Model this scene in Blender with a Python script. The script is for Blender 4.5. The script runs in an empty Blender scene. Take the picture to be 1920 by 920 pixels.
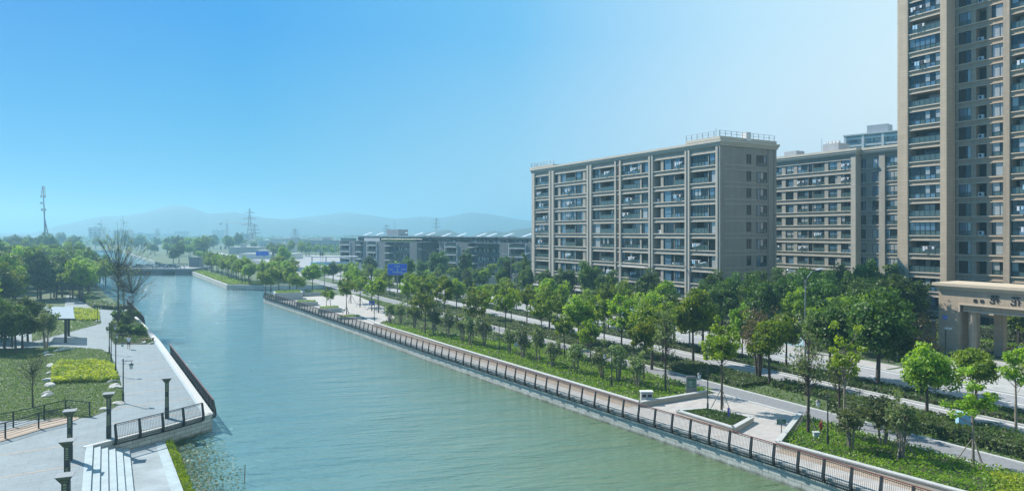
import bpy, math, random
import numpy as np
from mathutils import Vector
from mathutils.geometry import tessellate_polygon
R = math.radians
S = bpy.context.scene
C = S.collection
rnd = random.Random(7)
# ------------------------------------------------------------------ camera, sky, sun, exposure
F, H, HY = 1250.0, 15.0, 436.0
YAW = math.atan(710 / F)
cs, sn = math.cos(YAW), math.sin(YAW)
cam_d = bpy.data.cameras.new('camera'); cam = bpy.data.objects.new('camera', cam_d); C.objects.link(cam)
cam.location = (0, 0, H); cam.rotation_euler = (R(90), 0, -YAW)
cam_d.sensor_width = 36; cam_d.lens = F / 1920 * 36; cam_d.shift_y = -24 / 1920
cam_d.clip_start = 0.3; cam_d.clip_end = 20000
S.camera = cam
SUN_DIR = Vector((-0.47, 0.88, 1.02)).normalized()          # towards the sun
SUN_STR, SKY_STR = 5.0, 0.085
world = bpy.data.worlds.new('World'); S.world = world; world.use_nodes = True
def world_nodes():
    nt = world.node_tree; nt.nodes.clear(); N = nt.nodes.new; Lk = nt.links.new
    out = N('ShaderNodeOutputWorld'); bg = N('ShaderNodeBackground'); Lk(bg.outputs[0], out.inputs[0])
    sky = N('ShaderNodeTexSky'); sky.sky_type = 'NISHITA'; sky.sun_disc = False
    sky.sun_elevation = math.asin(SUN_DIR.z); sky.sun_rotation = math.atan2(SUN_DIR.x, SUN_DIR.y)
    sky.air_density = 1.2; sky.dust_density = 1.5; sky.ozone_density = 1.5
    tc = N('ShaderNodeTexCoord')
    # direction based tint: deep blue towards the north-west, pale milky sky towards the east
    dot = N('ShaderNodeVectorMath'); dot.operation = 'DOT_PRODUCT'; dot.inputs[1].default_value = (cs, -sn, 0)
    Lk(tc.outputs['Generated'], dot.inputs[0])
    sx = N('ShaderNodeSeparateXYZ'); Lk(tc.outputs['Generated'], sx.inputs[0])
    def ramp(stops):
        r = N('ShaderNodeValToRGB'); e = r.color_ramp.elements
        for i, (p, c) in enumerate(stops):
            el = e[i] if i < 2 else e.new(p)
            el.position = p; el.color = (*c, 1)
        return r
    mr = N('ShaderNodeMapRange'); mr.inputs[1].default_value = -0.59; mr.inputs[2].default_value = 0.56
    Lk(dot.outputs['Value'], mr.inputs[0])
    low = ramp([(0, (.02, .37, .68)), (1, (.90, .94, .95)), (.2, (.06, .42, .66)), (.51, (.36, .63, .78)), (.8, (.76, .86, .91))])
    high = ramp([(0, (.0, .22, .66)), (1, (.74, .90, .95)), (.2, (.0, .27, .70)), (.51, (.13, .46, .80)), (.8, (.52, .76, .92))])
    Lk(mr.outputs[0], low.inputs[0]); Lk(mr.outputs[0], high.inputs[0])
    me = N('ShaderNodeMapRange'); me.inputs[1].default_value = 0.01; me.inputs[2].default_value = 0.28
    Lk(sx.outputs['Z'], me.inputs[0])
    mix = N('ShaderNodeMixRGB'); Lk(me.outputs[0], mix.inputs[0]); Lk(low.outputs[0], mix.inputs[1]); Lk(high.outputs[0], mix.inputs[2])
    sc = N('ShaderNodeVectorMath'); sc.operation = 'SCALE'; sc.inputs['Scale'].default_value = 0.60 / SKY_STR
    Lk(mix.outputs[0], sc.inputs[0])
    m2 = N('ShaderNodeMixRGB'); m2.inputs[0].default_value = 0.985
    Lk(sky.outputs[0], m2.inputs[1]); Lk(sc.outputs[0], m2.inputs[2])
    Lk(m2.outputs[0], bg.inputs[0]); bg.inputs[1].default_value = SKY_STR
world_nodes()
sun_d = bpy.data.lights.new('sun', 'SUN'); sun = bpy.data.objects.new('sun', sun_d); C.objects.link(sun)
sun_d.energy = SUN_STR; sun_d.angle = R(0.5); sun_d.color = (1, .95, .86)
sun.rotation_euler = SUN_DIR.to_track_quat('Z', 'Y').to_euler(); sun.location = (-40, 100, 120)
S.view_settings.view_transform = 'Standard'; S.view_settings.look = 'None'
S.view_settings.exposure = 0.85; S.view_settings.gamma = 1
S.cycles.max_bounces = 6; S.cycles.transparent_max_bounces = 8; S.cycles.volume_bounces = 0

# ------------------------------------------------------------------ survey helpers: photograph measurement -> place on the ground
def G(px, py, z=0.0):
    d = F * (H - z) / (py - HY); l = (px - 960) / F * d
    return (l * cs + d * sn, -l * sn + d * cs)
def D(px, d):
    l = (px - 960) / F * d
    return (l * cs + d * sn, -l * sn + d * cs)
def YX(px, X):
    k = (px - 960) / F; d = X / (k * cs + sn); return d * (cs - k * sn)

# ------------------------------------------------------------------ materials
M = {}
def mat(name, col, rough=0.7, noise=0.0, nscale=3.0, bump=0.0, metal=0.0, spec=0.5, col2=None, coat=0.0):
    m = bpy.data.materials.new(name); m.use_nodes = True; nt = m.node_tree; N = nt.nodes.new; Lk = nt.links.new
    b = nt.nodes['Principled BSDF']; b.inputs['Base Color'].default_value = (*col, 1); b.inputs['Roughness'].default_value = rough
    b.inputs['Metallic'].default_value = metal; b.inputs['Specular IOR Level'].default_value = spec
    b.inputs['Coat Weight'].default_value = coat
    if noise > 0 or bump > 0:
        g = N('ShaderNodeNewGeometry'); n = N('ShaderNodeTexNoise'); n.inputs['Scale'].default_value = nscale; n.inputs['Detail'].default_value = 6
        n.inputs['Roughness'].default_value = .65
        Lk(g.outputs['Position'], n.inputs['Vector'])
        if noise > 0:
            mx = N('ShaderNodeMixRGB'); mr = N('ShaderNodeMapRange'); mr.inputs[1].default_value = .3; mr.inputs[2].default_value = .7
            Lk(n.outputs[0], mr.inputs[0]); Lk(mr.outputs[0], mx.inputs[0])
            c2 = col2 or tuple(max(0, c * (1 - noise)) for c in col)
            c1 = col if col2 else tuple(min(1, c * (1 + noise)) for c in col)
            mx.inputs[1].default_value = (*c1, 1); mx.inputs[2].default_value = (*c2, 1)
            Lk(mx.outputs[0], b.inputs['Base Color'])
        if bump > 0:
            bp = N('ShaderNodeBump'); bp.inputs['Strength'].default_value = bump; bp.inputs['Distance'].default_value = .05
            Lk(n.outputs[0], bp.inputs['Height']); Lk(bp.outputs[0], b.inputs['Normal'])
    M[name] = m
    return m
def block_mat(name, col, bw, bh, mortar, mcol, var=.12, use_uv=False, bump=.4, offset=.5, flat=False, stain=.2, rough=.75):
    """masonry or paving laid in blocks; joints follow the wall whichever way it faces"""
    m = mat(name, col, rough); nt = m.node_tree; N = nt.nodes.new; Lk = nt.links.new; b = nt.nodes['Principled BSDF']
    g = N('ShaderNodeNewGeometry'); br = N('ShaderNodeTexBrick')
    if use_uv:
        uv = N('ShaderNodeUVMap'); Lk(uv.outputs[0], br.inputs['Vector'])
    elif flat:
        Lk(g.outputs['Position'], br.inputs['Vector'])
    else:
        sp = N('ShaderNodeSeparateXYZ'); Lk(g.outputs['Position'], sp.inputs[0])
        sq = N('ShaderNodeSeparateXYZ'); Lk(g.outputs['True Normal'], sq.inputs[0])
        ax = N('ShaderNodeMath'); ax.operation = 'ABSOLUTE'; Lk(sq.outputs[0], ax.inputs[0])
        gt = N('ShaderNodeMath'); gt.operation = 'GREATER_THAN'; gt.inputs[1].default_value = .6; Lk(ax.outputs[0], gt.inputs[0])
        mx = N('ShaderNodeMix'); Lk(gt.outputs[0], mx.inputs[0]); Lk(sp.outputs[0], mx.inputs[2]); Lk(sp.outputs[1], mx.inputs[3])
        cb = N('ShaderNodeCombineXYZ'); Lk(mx.outputs[0], cb.inputs[0]); Lk(sp.outputs[2], cb.inputs[1]); Lk(cb.outputs[0], br.inputs['Vector'])
    br.inputs['Scale'].default_value = 1; br.inputs['Brick Width'].default_value = bw; br.inputs['Row Height'].default_value = bh
    br.inputs['Mortar Size'].default_value = mortar; br.inputs['Mortar Smooth'].default_value = .2; br.offset = offset
    br.inputs['Color1'].default_value = (*[c * (1 + var) for c in col], 1); br.inputs['Color2'].default_value = (*[c * (1 - var) for c in col], 1)
    br.inputs['Mortar'].default_value = (*mcol, 1)
    n = N('ShaderNodeTexNoise'); n.inputs['Scale'].default_value = .7; n.inputs['Detail'].default_value = 8; n.inputs['Roughness'].default_value = .7
    if not flat and not use_uv:      # rain streaks run down the wall
        mp = N('ShaderNodeMapping'); mp.inputs['Scale'].default_value = (1.6, 1.6, .16); Lk(g.outputs['Position'], mp.inputs[0]); Lk(mp.outputs[0], n.inputs['Vector'])
    else: Lk(g.outputs['Position'], n.inputs['Vector'])
    mr = N('ShaderNodeMapRange'); mr.inputs[1].default_value = .3; mr.inputs[2].default_value = .75; mr.inputs[3].default_value = 1; mr.inputs[4].default_value = 1 - stain
    Lk(n.outputs[0], mr.inputs[0])
    sc = N('ShaderNodeVectorMath'); sc.operation = 'SCALE'; Lk(br.outputs['Color'], sc.inputs[0]); Lk(mr.outputs[0], sc.inputs['Scale'])
    Lk(sc.outputs[0], b.inputs['Base Color'])
    if bump:
        bp = N('ShaderNodeBump'); bp.inputs['Strength'].default_value = bump; bp.inputs['Distance'].default_value = .02; bp.invert = True
        Lk(br.outputs['Fac'], bp.inputs['Height']); Lk(bp.outputs[0], b.inputs['Normal'])
    return m
def leaf_mat(name, c1, c2, trans=.45, var=.35):
    m = bpy.data.materials.new(name); m.use_nodes = True; nt = m.node_tree; N = nt.nodes.new; Lk = nt.links.new
    nt.nodes.clear(); out = N('ShaderNodeOutputMaterial')
    g = N('ShaderNodeNewGeometry'); oi = N('ShaderNodeObjectInfo'); n = N('ShaderNodeTexNoise'); n.inputs['Scale'].default_value = .9; n.inputs['Detail'].default_value = 3
    Lk(g.outputs['Position'], n.inputs['Vector'])
    a = N('ShaderNodeMath'); a.operation = 'MULTIPLY_ADD'; a.inputs[1].default_value = .45; Lk(g.outputs['Random Per Island'], a.inputs[0])
    s = N('ShaderNodeMapRange'); s.inputs[1].default_value = .35; s.inputs[2].default_value = .65; s.inputs[3].default_value = -.1; s.inputs[4].default_value = .55
    Lk(n.outputs[0], s.inputs[0]); Lk(s.outputs[0], a.inputs[2])
    mx = N('ShaderNodeMixRGB'); mx.use_clamp = True; Lk(a.outputs[0], mx.inputs[0]); mx.inputs[1].default_value = (*c1, 1); mx.inputs[2].default_value = (*c2, 1)
    hs = N('ShaderNodeHueSaturation'); v = N('ShaderNodeMapRange'); v.inputs[3].default_value = 1 - var; v.inputs[4].default_value = 1 + var
    Lk(oi.outputs['Random'], v.inputs[0]); Lk(v.outputs[0], hs.inputs['Value']); Lk(mx.outputs[0], hs.inputs['Color'])
    h = N('ShaderNodeMapRange'); h.inputs[3].default_value = .485; h.inputs[4].default_value = .515; Lk(oi.outputs['Random'], h.inputs[0]); Lk(h.outputs[0], hs.inputs['Hue'])
    di = N('ShaderNodeBsdfPrincipled'); di.inputs['Roughness'].default_value = .5; di.inputs['Specular IOR Level'].default_value = .35
    tr = N('ShaderNodeBsdfTranslucent'); Lk(hs.outputs[0], di.inputs['Base Color'])
    tw = N('ShaderNodeMixRGB'); tw.blend_type = 'MULTIPLY'; tw.inputs[0].default_value = 1; tw.inputs[2].default_value = (1.7, 1.6, .5, 1); Lk(hs.outputs[0], tw.inputs[1]); Lk(tw.outputs[0], tr.inputs[0])
    ms = N('ShaderNodeMixShader'); ms.inputs[0].default_value = trans; Lk(di.outputs[0], ms.inputs[1]); Lk(tr.outputs[0], ms.inputs[2]); Lk(ms.outputs[0], out.inputs[0])
    M[name] = m
    return m
mat('concrete', (.31, .31, .30), .8, .25, .6, .2)
mat('coping', (.36, .37, .36), .75, .12, 2.0, .15)
mat('asphalt', (.17, .175, .185), .85, .16, 2.5, .2)
mat('road_grey', (.24, .245, .255), .85, .12, .8, .15)
mat('white_paint', (.72, .72, .70), .6, .1, 8)
mat('dark_metal', (.025, .032, .036), .45, metal=.3)
mat('lamp_metal', (.03, .04, .04), .5, metal=.2)
mat('red_rail', (.14, .04, .03), .45)
mat('grey_metal', (.24, .25, .27), .45, metal=.3)
mat('lattice', (.30, .34, .20), .6)
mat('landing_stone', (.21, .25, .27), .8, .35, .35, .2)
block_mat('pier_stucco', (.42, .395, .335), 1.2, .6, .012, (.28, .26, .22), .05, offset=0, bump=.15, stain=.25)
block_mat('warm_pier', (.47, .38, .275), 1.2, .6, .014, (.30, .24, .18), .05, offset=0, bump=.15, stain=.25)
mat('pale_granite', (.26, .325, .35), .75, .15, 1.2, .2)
mat('lattice_dark', (.10, .12, .06), .6)
mat('lamp_glass', (.46, .50, .51), .25)
mat('wood', (.16, .10, .06), .7, .3, 8)
mat('bark', (.07, .055, .042), .9, .4, 9, .4)
mat('pale_bark', (.20, .17, .13), .85, .3, 9, .3)
mat('soil', (.05, .055, .03), .95, .4, 2, .5)
mat('rock', (.36, .36, .34), .85, .25, 3, .6)
mat('white_wall', (.50, .51, .50), .7, .08, .6)
mat('grey_wall', (.30, .32, .34), .8, .1, .5)
mat('roof_grey', (.22, .23, .24), .85, .15, .8)
mat('ac_white', (.62, .62, .60), .5)
mat('solar_pale', (.36, .43, .48), .3)
mat('bridge_dark', (.13, .15, .16), .8, .15, .5)
mat('cap_metal', (.16, .18, .19), .5)
mat('black', (.012, .012, .014), .5)
mat('tyre', (.02, .02, .02), .8)
mat('blue_sign', (.0, .10, .60), .45)
mat('green_board', (.015, .10, .06), .5)
mat('pale_blue', (.28, .48, .62), .5)
mat('poster', (.12, .42, .52), .4, .8, 1.2, col2=(.6, .7, .72))
mat('red', (.55, .04, .03), .5)
mat('purple', (.12, .08, .45), .5)
mat('solar', (.02, .035, .08), .15, spec=.8)
mat('skin', (.42, .25, .17), .6); mat('shirt', (.55, .60, .66), .8); mat('shorts', (.03, .035, .06), .8); mat('hair', (.02, .015, .012), .8)
mat('granite', (.17, .18, .18), .5, .2, 20)
mat('moulding', (.47, .43, .355), .7, .08, 1.0)
mat('ground', (.045, .085, .03), .95, .4, .05, 0, col2=(.08, .10, .05))
mat('hill', (.035, .065, .06), .95, .3, .01)
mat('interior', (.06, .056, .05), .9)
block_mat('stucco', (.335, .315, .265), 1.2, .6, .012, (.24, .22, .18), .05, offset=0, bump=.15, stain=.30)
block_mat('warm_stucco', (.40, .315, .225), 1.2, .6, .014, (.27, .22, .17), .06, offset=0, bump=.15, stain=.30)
mat('warm_moulding', (.46, .38, .28), .7, .08, 1.0)
mat('lawn_soil', (.05, .095, .03), .95, .4, 1.0, .5, col2=(.08, .09, .04))
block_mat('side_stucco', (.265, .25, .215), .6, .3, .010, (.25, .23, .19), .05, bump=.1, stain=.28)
block_mat('low_stone', (.17, .18, .185), .9, .3, .012, (.12, .12, .12), .12, stain=.15)
block_mat('quay_stone', (.47, .49, .45), .95, .32, .018, (.16, .18, .16), .10, use_uv=True, stain=.35, bump=.6)
block_mat('kerb_stone', (.44, .40, .33), 1.2, .2, .012, (.2, .17, .13), .1, use_uv=True, stain=.2)
block_mat('paving_right', (.36, .34, .32), .6, .3, .010, (.33, .30, .28), .08, flat=True, bump=.1, stain=.2)
block_mat('paving_tan', (.30, .235, .18), .3, .15, .008, (.28, .22, .17), .1, flat=True, bump=.1, stain=.2)
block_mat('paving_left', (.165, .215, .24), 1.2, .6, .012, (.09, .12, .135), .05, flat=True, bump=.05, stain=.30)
def algae():
    nt = M['quay_stone'].node_tree; b = nt.nodes['Principled BSDF']; src = b.inputs['Base Color'].links[0].from_socket; N = nt.nodes.new; Lk = nt.links.new
    g = N('ShaderNodeNewGeometry'); sp = N('ShaderNodeSeparateXYZ'); Lk(g.outputs['Position'], sp.inputs[0]); n = N('ShaderNodeTexNoise'); n.inputs['Scale'].default_value = 1.6; n.inputs['Detail'].default_value = 6; Lk(g.outputs['Position'], n.inputs['Vector'])
    a = N('ShaderNodeMath'); a.operation = 'MULTIPLY_ADD'; a.inputs[1].default_value = -.7; Lk(n.outputs[0], a.inputs[0]); Lk(sp.outputs[2], a.inputs[2])
    r = N('ShaderNodeMapRange'); r.inputs[1].default_value = -1.78; r.inputs[2].default_value = -1.45; r.inputs[3].default_value = .85; r.inputs[4].default_value = 0; Lk(a.outputs[0], r.inputs[0])
    m = N('ShaderNodeMixRGB'); Lk(r.outputs[0], m.inputs[0]); Lk(src, m.inputs[1]); m.inputs[2].default_value = (.06, .075, .04, 1); Lk(m.outputs[0], b.inputs['Base Color'])
algae()
leaf_mat('leaf_mid', (.055, .13, .012), (.25, .34, .03), .5)
leaf_mat('leaf_dark', (.022, .065, .012), (.10, .17, .024), .4)
leaf_mat('leaf_bright', (.10, .20, .02), (.30, .44, .04), .5, .12)
leaf_mat('leaf_grey', (.075, .115, .05), (.19, .25, .11), .4)
leaf_mat('leaf_brown', (.08, .06, .035), (.16, .13, .07), .3)
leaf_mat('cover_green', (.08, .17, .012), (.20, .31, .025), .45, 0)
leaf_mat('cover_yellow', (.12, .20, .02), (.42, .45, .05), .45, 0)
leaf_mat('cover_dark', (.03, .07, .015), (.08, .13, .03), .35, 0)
leaf_mat('grass_leaf', (.055, .11, .02), (.13, .20, .05), .4, 0)
def glass(name, col, rough=.04, spec=.9):
    m = mat(name, col, rough, spec=spec); m.node_tree.nodes['Principled BSDF'].inputs['IOR'].default_value = 1.65
    return m
glass('glass_dark', (.008, .014, .018), spec=.45); glass('glass_blue', (.08, .15, .21)); glass('glass_curtain', (.30, .32, .32), .12)
glass('glass_rail', (.06, .10, .10), .1, .5)
def water_mat():
    m = mat('water', (.07, .135, .075), .05, spec=.5); nt = m.node_tree; N = nt.nodes.new; Lk = nt.links.new; b = nt.nodes['Principled BSDF']
    b.inputs['IOR'].default_value = 1.6
    g = N('ShaderNodeNewGeometry')
    def layer(rot, sc, nscale, det):
        mp = N('ShaderNodeMapping'); mp.vector_type = 'TEXTURE'; mp.inputs['Rotation'].default_value = (0, 0, rot); mp.inputs['Scale'].default_value = sc
        n = N('ShaderNodeTexNoise'); n.inputs['Scale'].default_value = nscale; n.inputs['Detail'].default_value = det; n.inputs['Roughness'].default_value = .6
        Lk(g.outputs['Position'], mp.inputs[0]); Lk(mp.outputs[0], n.inputs['Vector']); return n
    a = layer(R(-18), (5.0, 1.15, 1), 1.0, 5); c = layer(R(-10), (16, 6, 1), 1.0, 2); d = layer(0, (1, 1, 1), .03, 2)
    ad = N('ShaderNodeMath'); ad.operation = 'MULTIPLY_ADD'; ad.inputs[1].default_value = 1.6; Lk(c.outputs[0], ad.inputs[0]); Lk(a.outputs[0], ad.inputs[2])
    bp = N('ShaderNodeBump'); bp.inputs['Strength'].default_value = 1.0; bp.inputs['Distance'].default_value = .75
    Lk(ad.outputs[0], bp.inputs['Height']); Lk(bp.outputs[0], b.inputs['Normal'])
    # base colour green by the right bank; blue cast and sky reflection painted upstream
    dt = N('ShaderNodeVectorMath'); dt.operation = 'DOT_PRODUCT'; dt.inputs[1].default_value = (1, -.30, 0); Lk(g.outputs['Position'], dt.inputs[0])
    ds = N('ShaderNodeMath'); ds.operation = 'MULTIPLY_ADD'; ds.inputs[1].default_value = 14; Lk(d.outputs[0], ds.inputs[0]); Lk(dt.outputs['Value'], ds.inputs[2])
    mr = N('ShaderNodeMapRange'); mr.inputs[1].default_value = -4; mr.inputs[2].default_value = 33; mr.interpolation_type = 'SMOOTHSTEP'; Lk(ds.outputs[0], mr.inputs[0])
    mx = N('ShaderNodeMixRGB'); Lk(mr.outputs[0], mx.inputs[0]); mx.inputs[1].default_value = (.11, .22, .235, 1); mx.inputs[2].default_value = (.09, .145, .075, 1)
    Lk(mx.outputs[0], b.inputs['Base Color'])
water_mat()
def haze_mat():
    m = bpy.data.materials.new('haze'); m.use_nodes = True; nt = m.node_tree; nt.nodes.clear()
    o = nt.nodes.new('ShaderNodeOutputMaterial'); v = nt.nodes.new('ShaderNodeVolumePrincipled')
    v.inputs['Color'].default_value = (.34, .68, .88, 1); v.inputs['Density'].default_value = .00070; v.inputs['Anisotropy'].default_value = 0.35
    nt.links.new(v.outputs[0], o.inputs['Volume']); M['haze'] = m
haze_mat()

# ------------------------------------------------------------------ mesh builder
class MB:
    def __init__(s): s.v = []; s.f = []; s.m = []; s.uv = []; s.mats = []
    def mi(s, n):
        if n not in s.mats: s.mats.append(n)
        return s.mats.index(n)
    def face(s, pts, m, uv=None):
        b = len(s.v); s.v += [tuple(p) for p in pts]; s.f.append(tuple(range(b, b + len(pts)))); s.m.append(s.mi(m)); s.uv.append(uv)
    def poly(s, vs, fs, m):
        b = len(s.v); s.v += [tuple(p) for p in vs]; k = s.mi(m)
        for f in fs: s.f.append(tuple(b + i for i in f)); s.m.append(k); s.uv.append(None)
    def box(s, x0, x1, y0, y1, z0, z1, m):
        s.poly([(x0, y0, z0), (x1, y0, z0), (x1, y1, z0), (x0, y1, z0), (x0, y0, z1), (x1, y0, z1), (x1, y1, z1), (x0, y1, z1)],
               [(0, 3, 2, 1), (4, 5, 6, 7), (0, 1, 5, 4), (1, 2, 6, 5), (2, 3, 7, 6), (3, 0, 4, 7)], m)
    def obox(s, a, b, w, z0, z1, m, off=0.0):
        """box along a->b (xy), width w centred plus off to the left"""
        dx, dy = b[0] - a[0], b[1] - a[1]; l = math.hypot(dx, dy) or 1; nx, ny = -dy / l, dx / l
        p = [(a[0] + nx * (off - w / 2), a[1] + ny * (off - w / 2)), (b[0] + nx * (off - w / 2), b[1] + ny * (off - w / 2)),
             (b[0] + nx * (off + w / 2), b[1] + ny * (off + w / 2)), (a[0] + nx * (off + w / 2), a[1] + ny * (off + w / 2))]
        s.prism(p, z0, z1, m)
    def prism(s, p, z0, z1, m, side=None):
        n = len(p); area = sum(p[i][0] * p[(i + 1) % n][1] - p[(i + 1) % n][0] * p[i][1] for i in range(n))
        if area < 0: p = p[::-1]
        tri = tessellate_polygon([[Vector((q[0], q[1], 0)) for q in p]]) if n > 4 else [tuple(range(n))]
        if n > 4:
            tri = [t if ((p[t[1]][0] - p[t[0]][0]) * (p[t[2]][1] - p[t[0]][1]) - (p[t[2]][0] - p[t[0]][0]) * (p[t[1]][1] - p[t[0]][1])) > 0 else t[::-1] for t in tri]
        s.poly([(q[0], q[1], z1) for q in p], tri, m)
        if z0 is None: return
        s.poly([(q[0], q[1], z0) for q in p], [t[::-1] for t in tri], m)
        per = 0
        for i in range(n):
            a, b = p[i], p[(i + 1) % n]; l = math.dist(a, b)
            s.face([(a[0], a[1], z0), (b[0], b[1], z0), (b[0], b[1], z1), (a[0], a[1], z1)], side or m, [(per, z0), (per + l, z0), (per + l, z1), (per, z1)]); per += l
    def tube(s, pts, rad, m, n=6, cap=True):
        rad = rad if hasattr(rad, '__len__') else [rad] * len(pts)
        P = [Vector(p) for p in pts]; rings = []
        for i, p in enumerate(P):
            t = (P[min(i + 1, len(P) - 1)] - P[max(i - 1, 0)]).normalized()
            u = t.cross(Vector((0, 0, 1)) if abs(t.z) < .9 else Vector((1, 0, 0))).normalized(); w = t.cross(u)
            rings.append([p + (u * math.cos(2 * math.pi * k / n) + w * math.sin(2 * math.pi * k / n)) * rad[i] for k in range(n)])
        fs = []
        for i in range(len(P) - 1):
            for k in range(n): a = i * n + k; b = i * n + (k + 1) % n; fs.append((a, a + n, b + n, b))
        if cap: fs.append(tuple(range(n))); fs.append(tuple(range((len(P) - 1) * n + n - 1, (len(P) - 1) * n - 1, -1)))
        s.poly([q for r in rings for q in r], fs, m)
    def mesh(s, name, smooth=False):
        me = bpy.data.meshes.new(name); me.from_pydata(s.v, [], s.f)
        for n in s.mats: me.materials.append(M[n])
        if s.f: me.polygons.foreach_set('material_index', s.m)
        if any(u is not None for u in s.uv):
            l = me.uv_layers.new(name='UVMap'); arr = []
            for f, u in zip(s.f, s.uv): arr += [c for q in (u or [(0, 0)] * len(f)) for c in q]
            l.data.foreach_set('uv', arr)
        if smooth: me.polygons.foreach_set('use_smooth', [True] * len(s.f))
        me.update(); return me
    def build(s, name, parent=None, loc=None, smooth=False):
        return link(name, s.mesh(name, smooth), parent, loc)
def link(name, data, parent=None, loc=None, rz=0, sc=None):
    o = bpy.data.objects.new(name, data); C.objects.link(o); o.parent = parent
    if loc is not None: o.location = loc
    if rz: o.rotation_euler.z = rz
    if sc: o.scale = sc if hasattr(sc, '__len__') else (sc, sc, sc)
    return o
def tag(o, label=None, cat=None, group=None, kind=None):
    if label: o['label'] = label
    if cat: o['category'] = cat
    if group: o['group'] = group
    if kind: o['kind'] = kind
    return o
def thing(name, label, cat, loc=(0, 0, 0), rz=0, group=None):
    return tag(link(name, None, None, loc, rz), label, cat, group)
def struct(name, mb): return tag(mb.build(name), kind='structure')
def copy_tree(o, parent=None):
    c = o.copy(); C.objects.link(c); c.parent = parent
    for ch in list(o.children): copy_tree(ch, c)
    return c
def spot(o, loc, rz=0, sc=1, label=None):
    o.location = loc; o.rotation_euler.z = rz; o.scale = (sc, sc, sc)
    if label: o['label'] = label
    return o

# ------------------------------------------------------------------ terrain, water
R_SHORE = [(39, -80), (38.2, 0), (37.35, 20), (36.95, 28), (36.3, 36), (35.5, 44), (34.5, 56), (33.5, 68), (32.6, 79), (31.7, 94), (30.9, 107), (30, 120), (28.5, 142), (27, 160), (26.6, 165)]
R_FAR = [(27.6, 168), (31, 171), (52, 176), (52, 192), (33, 198), (23.3, 207), (21.3, 248), (19.2, 291), (17, 330), (9.8, 393), (0, 520), (-8, 642), (-40, 690), (-200, 760)]
L_SHORE = [(3.6, -80), (3.0, 40), (2.5, 50), (2.1, 57.3), (5.7, 60.4), (4.6, 80), (3.2, 104), (1.0, 131), (-1.5, 156), (-6, 190), (-10, 240), (-15, 300), (-19, 360), (-25, 500), (-31, 640), (-60, 672), (-200, 735)]
g = MB(); g.prism(R_SHORE + R_FAR + [(-4500, 760), (-4500, 4500), (4500, 4500), (4500, -80)], None, -.05, 'ground'); struct('ground', g)
g = MB(); g.prism([(-2.2, -80), (-2.9, 55.3)] + L_SHORE[4:] + [(-4500, 735), (-4500, -80)], None, -.05, 'ground'); struct('ground', g)
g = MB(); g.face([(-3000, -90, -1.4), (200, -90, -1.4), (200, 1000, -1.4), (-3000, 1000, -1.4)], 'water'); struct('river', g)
def ribbon(mb, pts, z0, z1, m):
    u = 0
    for a, b in zip(pts, pts[1:]):
        l = math.dist(a, b); mb.face([(a[0], a[1], z0), (b[0], b[1], z0), (b[0], b[1], z1), (a[0], a[1], z1)], m, [(u, z0), (u + l, z0), (u + l, z1), (u, z1)]); u += l
def offset(pts, o):
    out = []
    for i, p in enumerate(pts):
        a = pts[max(i - 1, 0)]; b = pts[min(i + 1, len(pts) - 1)]; l = math.dist(a, b); out.append((p[0] - (b[1] - a[1]) / l * o, p[1] + (b[0] - a[0]) / l * o))
    return out
def quay(pts, label, w=.55, side=-1, z1=0.0):
    t = thing('quay_wall', label, 'quay wall', (0, 0, 0))
    b = MB(); ribbon(b, pts, -2.4, z1 - .12, 'quay_stone'); b.build('stone_face', t)
    k = MB(); outer = offset(pts, .06 * -side); inner = offset(pts, w * side)
    for i in range(len(pts) - 1):
        k.prism([outer[i], outer[i + 1], inner[i + 1], inner[i]], z1 - .12, z1 + .02, 'coping')
    k.build('coping', t); return t
quay(R_SHORE, 'pale stone block river wall below the long railing on the right bank', .5, -1)
quay(R_FAR[:3], 'short curved river wall at the far tip of the railed right bank')
quay(R_FAR[3:9], 'low stone river wall round the tree covered point before the bridge')
quay(R_FAR[9:], 'low river wall running away beyond the bridge')
quay(L_SHORE[4:9], 'shaded river wall under the left promenade railing', .5, 1)
quay([(-3.0, 55.35), (-1.0, 56.4), (2.1, 58.1), (5.7, 60.4)], 'shaded stone wall between the promenade corner and the steps', .3, 1, 0.0)
# hills: ridges with real depth, far beyond the town
def ridge(d0, depth, prof, seed):
    b = MB(); nx, ny = 110, 14; px0, px1 = prof[0][0], prof[-1][0]; r = random.Random(seed); ph = [r.uniform(0, 6) for _ in range(6)]
    xs = [p[0] for p in prof]; ys = [p[1] for p in prof]; vs = []
    for j in range(ny + 1):
        t = j / ny; sh = math.sin(math.pi * min(1, t * 1.02)) ** .8 if t < .98 else 0
        for i in range(nx + 1):
            px = px0 + (px1 - px0) * i / nx; top = H + (HY - np.interp(px, xs, ys)) / F * (d0 + depth / 2)
            x, y = D(px, d0 + depth * t)
            z = top * sh + (math.sin(px * .06 + ph[0] + 4 * t) + math.sin(px * .13 + ph[1] - 3 * t) * .6) * 1.5 * sh * (1 - sh) * 4
            vs.append((x, y, z - 1))
    fs = [(j * (nx + 1) + i, j * (nx + 1) + i + 1, (j + 1) * (nx + 1) + i + 1, (j + 1) * (nx + 1) + i) for j in range(ny) for i in range(nx)]
    b.poly(vs, fs, 'hill'); o = b.build('hills', smooth=True); return tag(o, kind='structure')
ridge(1700, 700, [(-300, 440), (-100, 436), (60, 436), (110, 422), (190, 405), (230, 404), (270, 398), (310, 386), (335, 384), (358, 388), (390, 400), (440, 397), (500, 408), (560, 412), (600, 416), (700, 425), (800, 436)], 1)
ridge(2150, 600, [(400, 436), (520, 412), (600, 403), (650, 397), (690, 402), (740, 410), (790, 405), (830, 408), (880, 397), (920, 401), (980, 412), (1100, 420), (1300, 415), (1500, 430), (1700, 436)], 2)
ridge(900, 160, [(780, 441), (800, 435), (822, 431), (838, 429), (852, 433), (870, 441)], 3)
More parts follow.
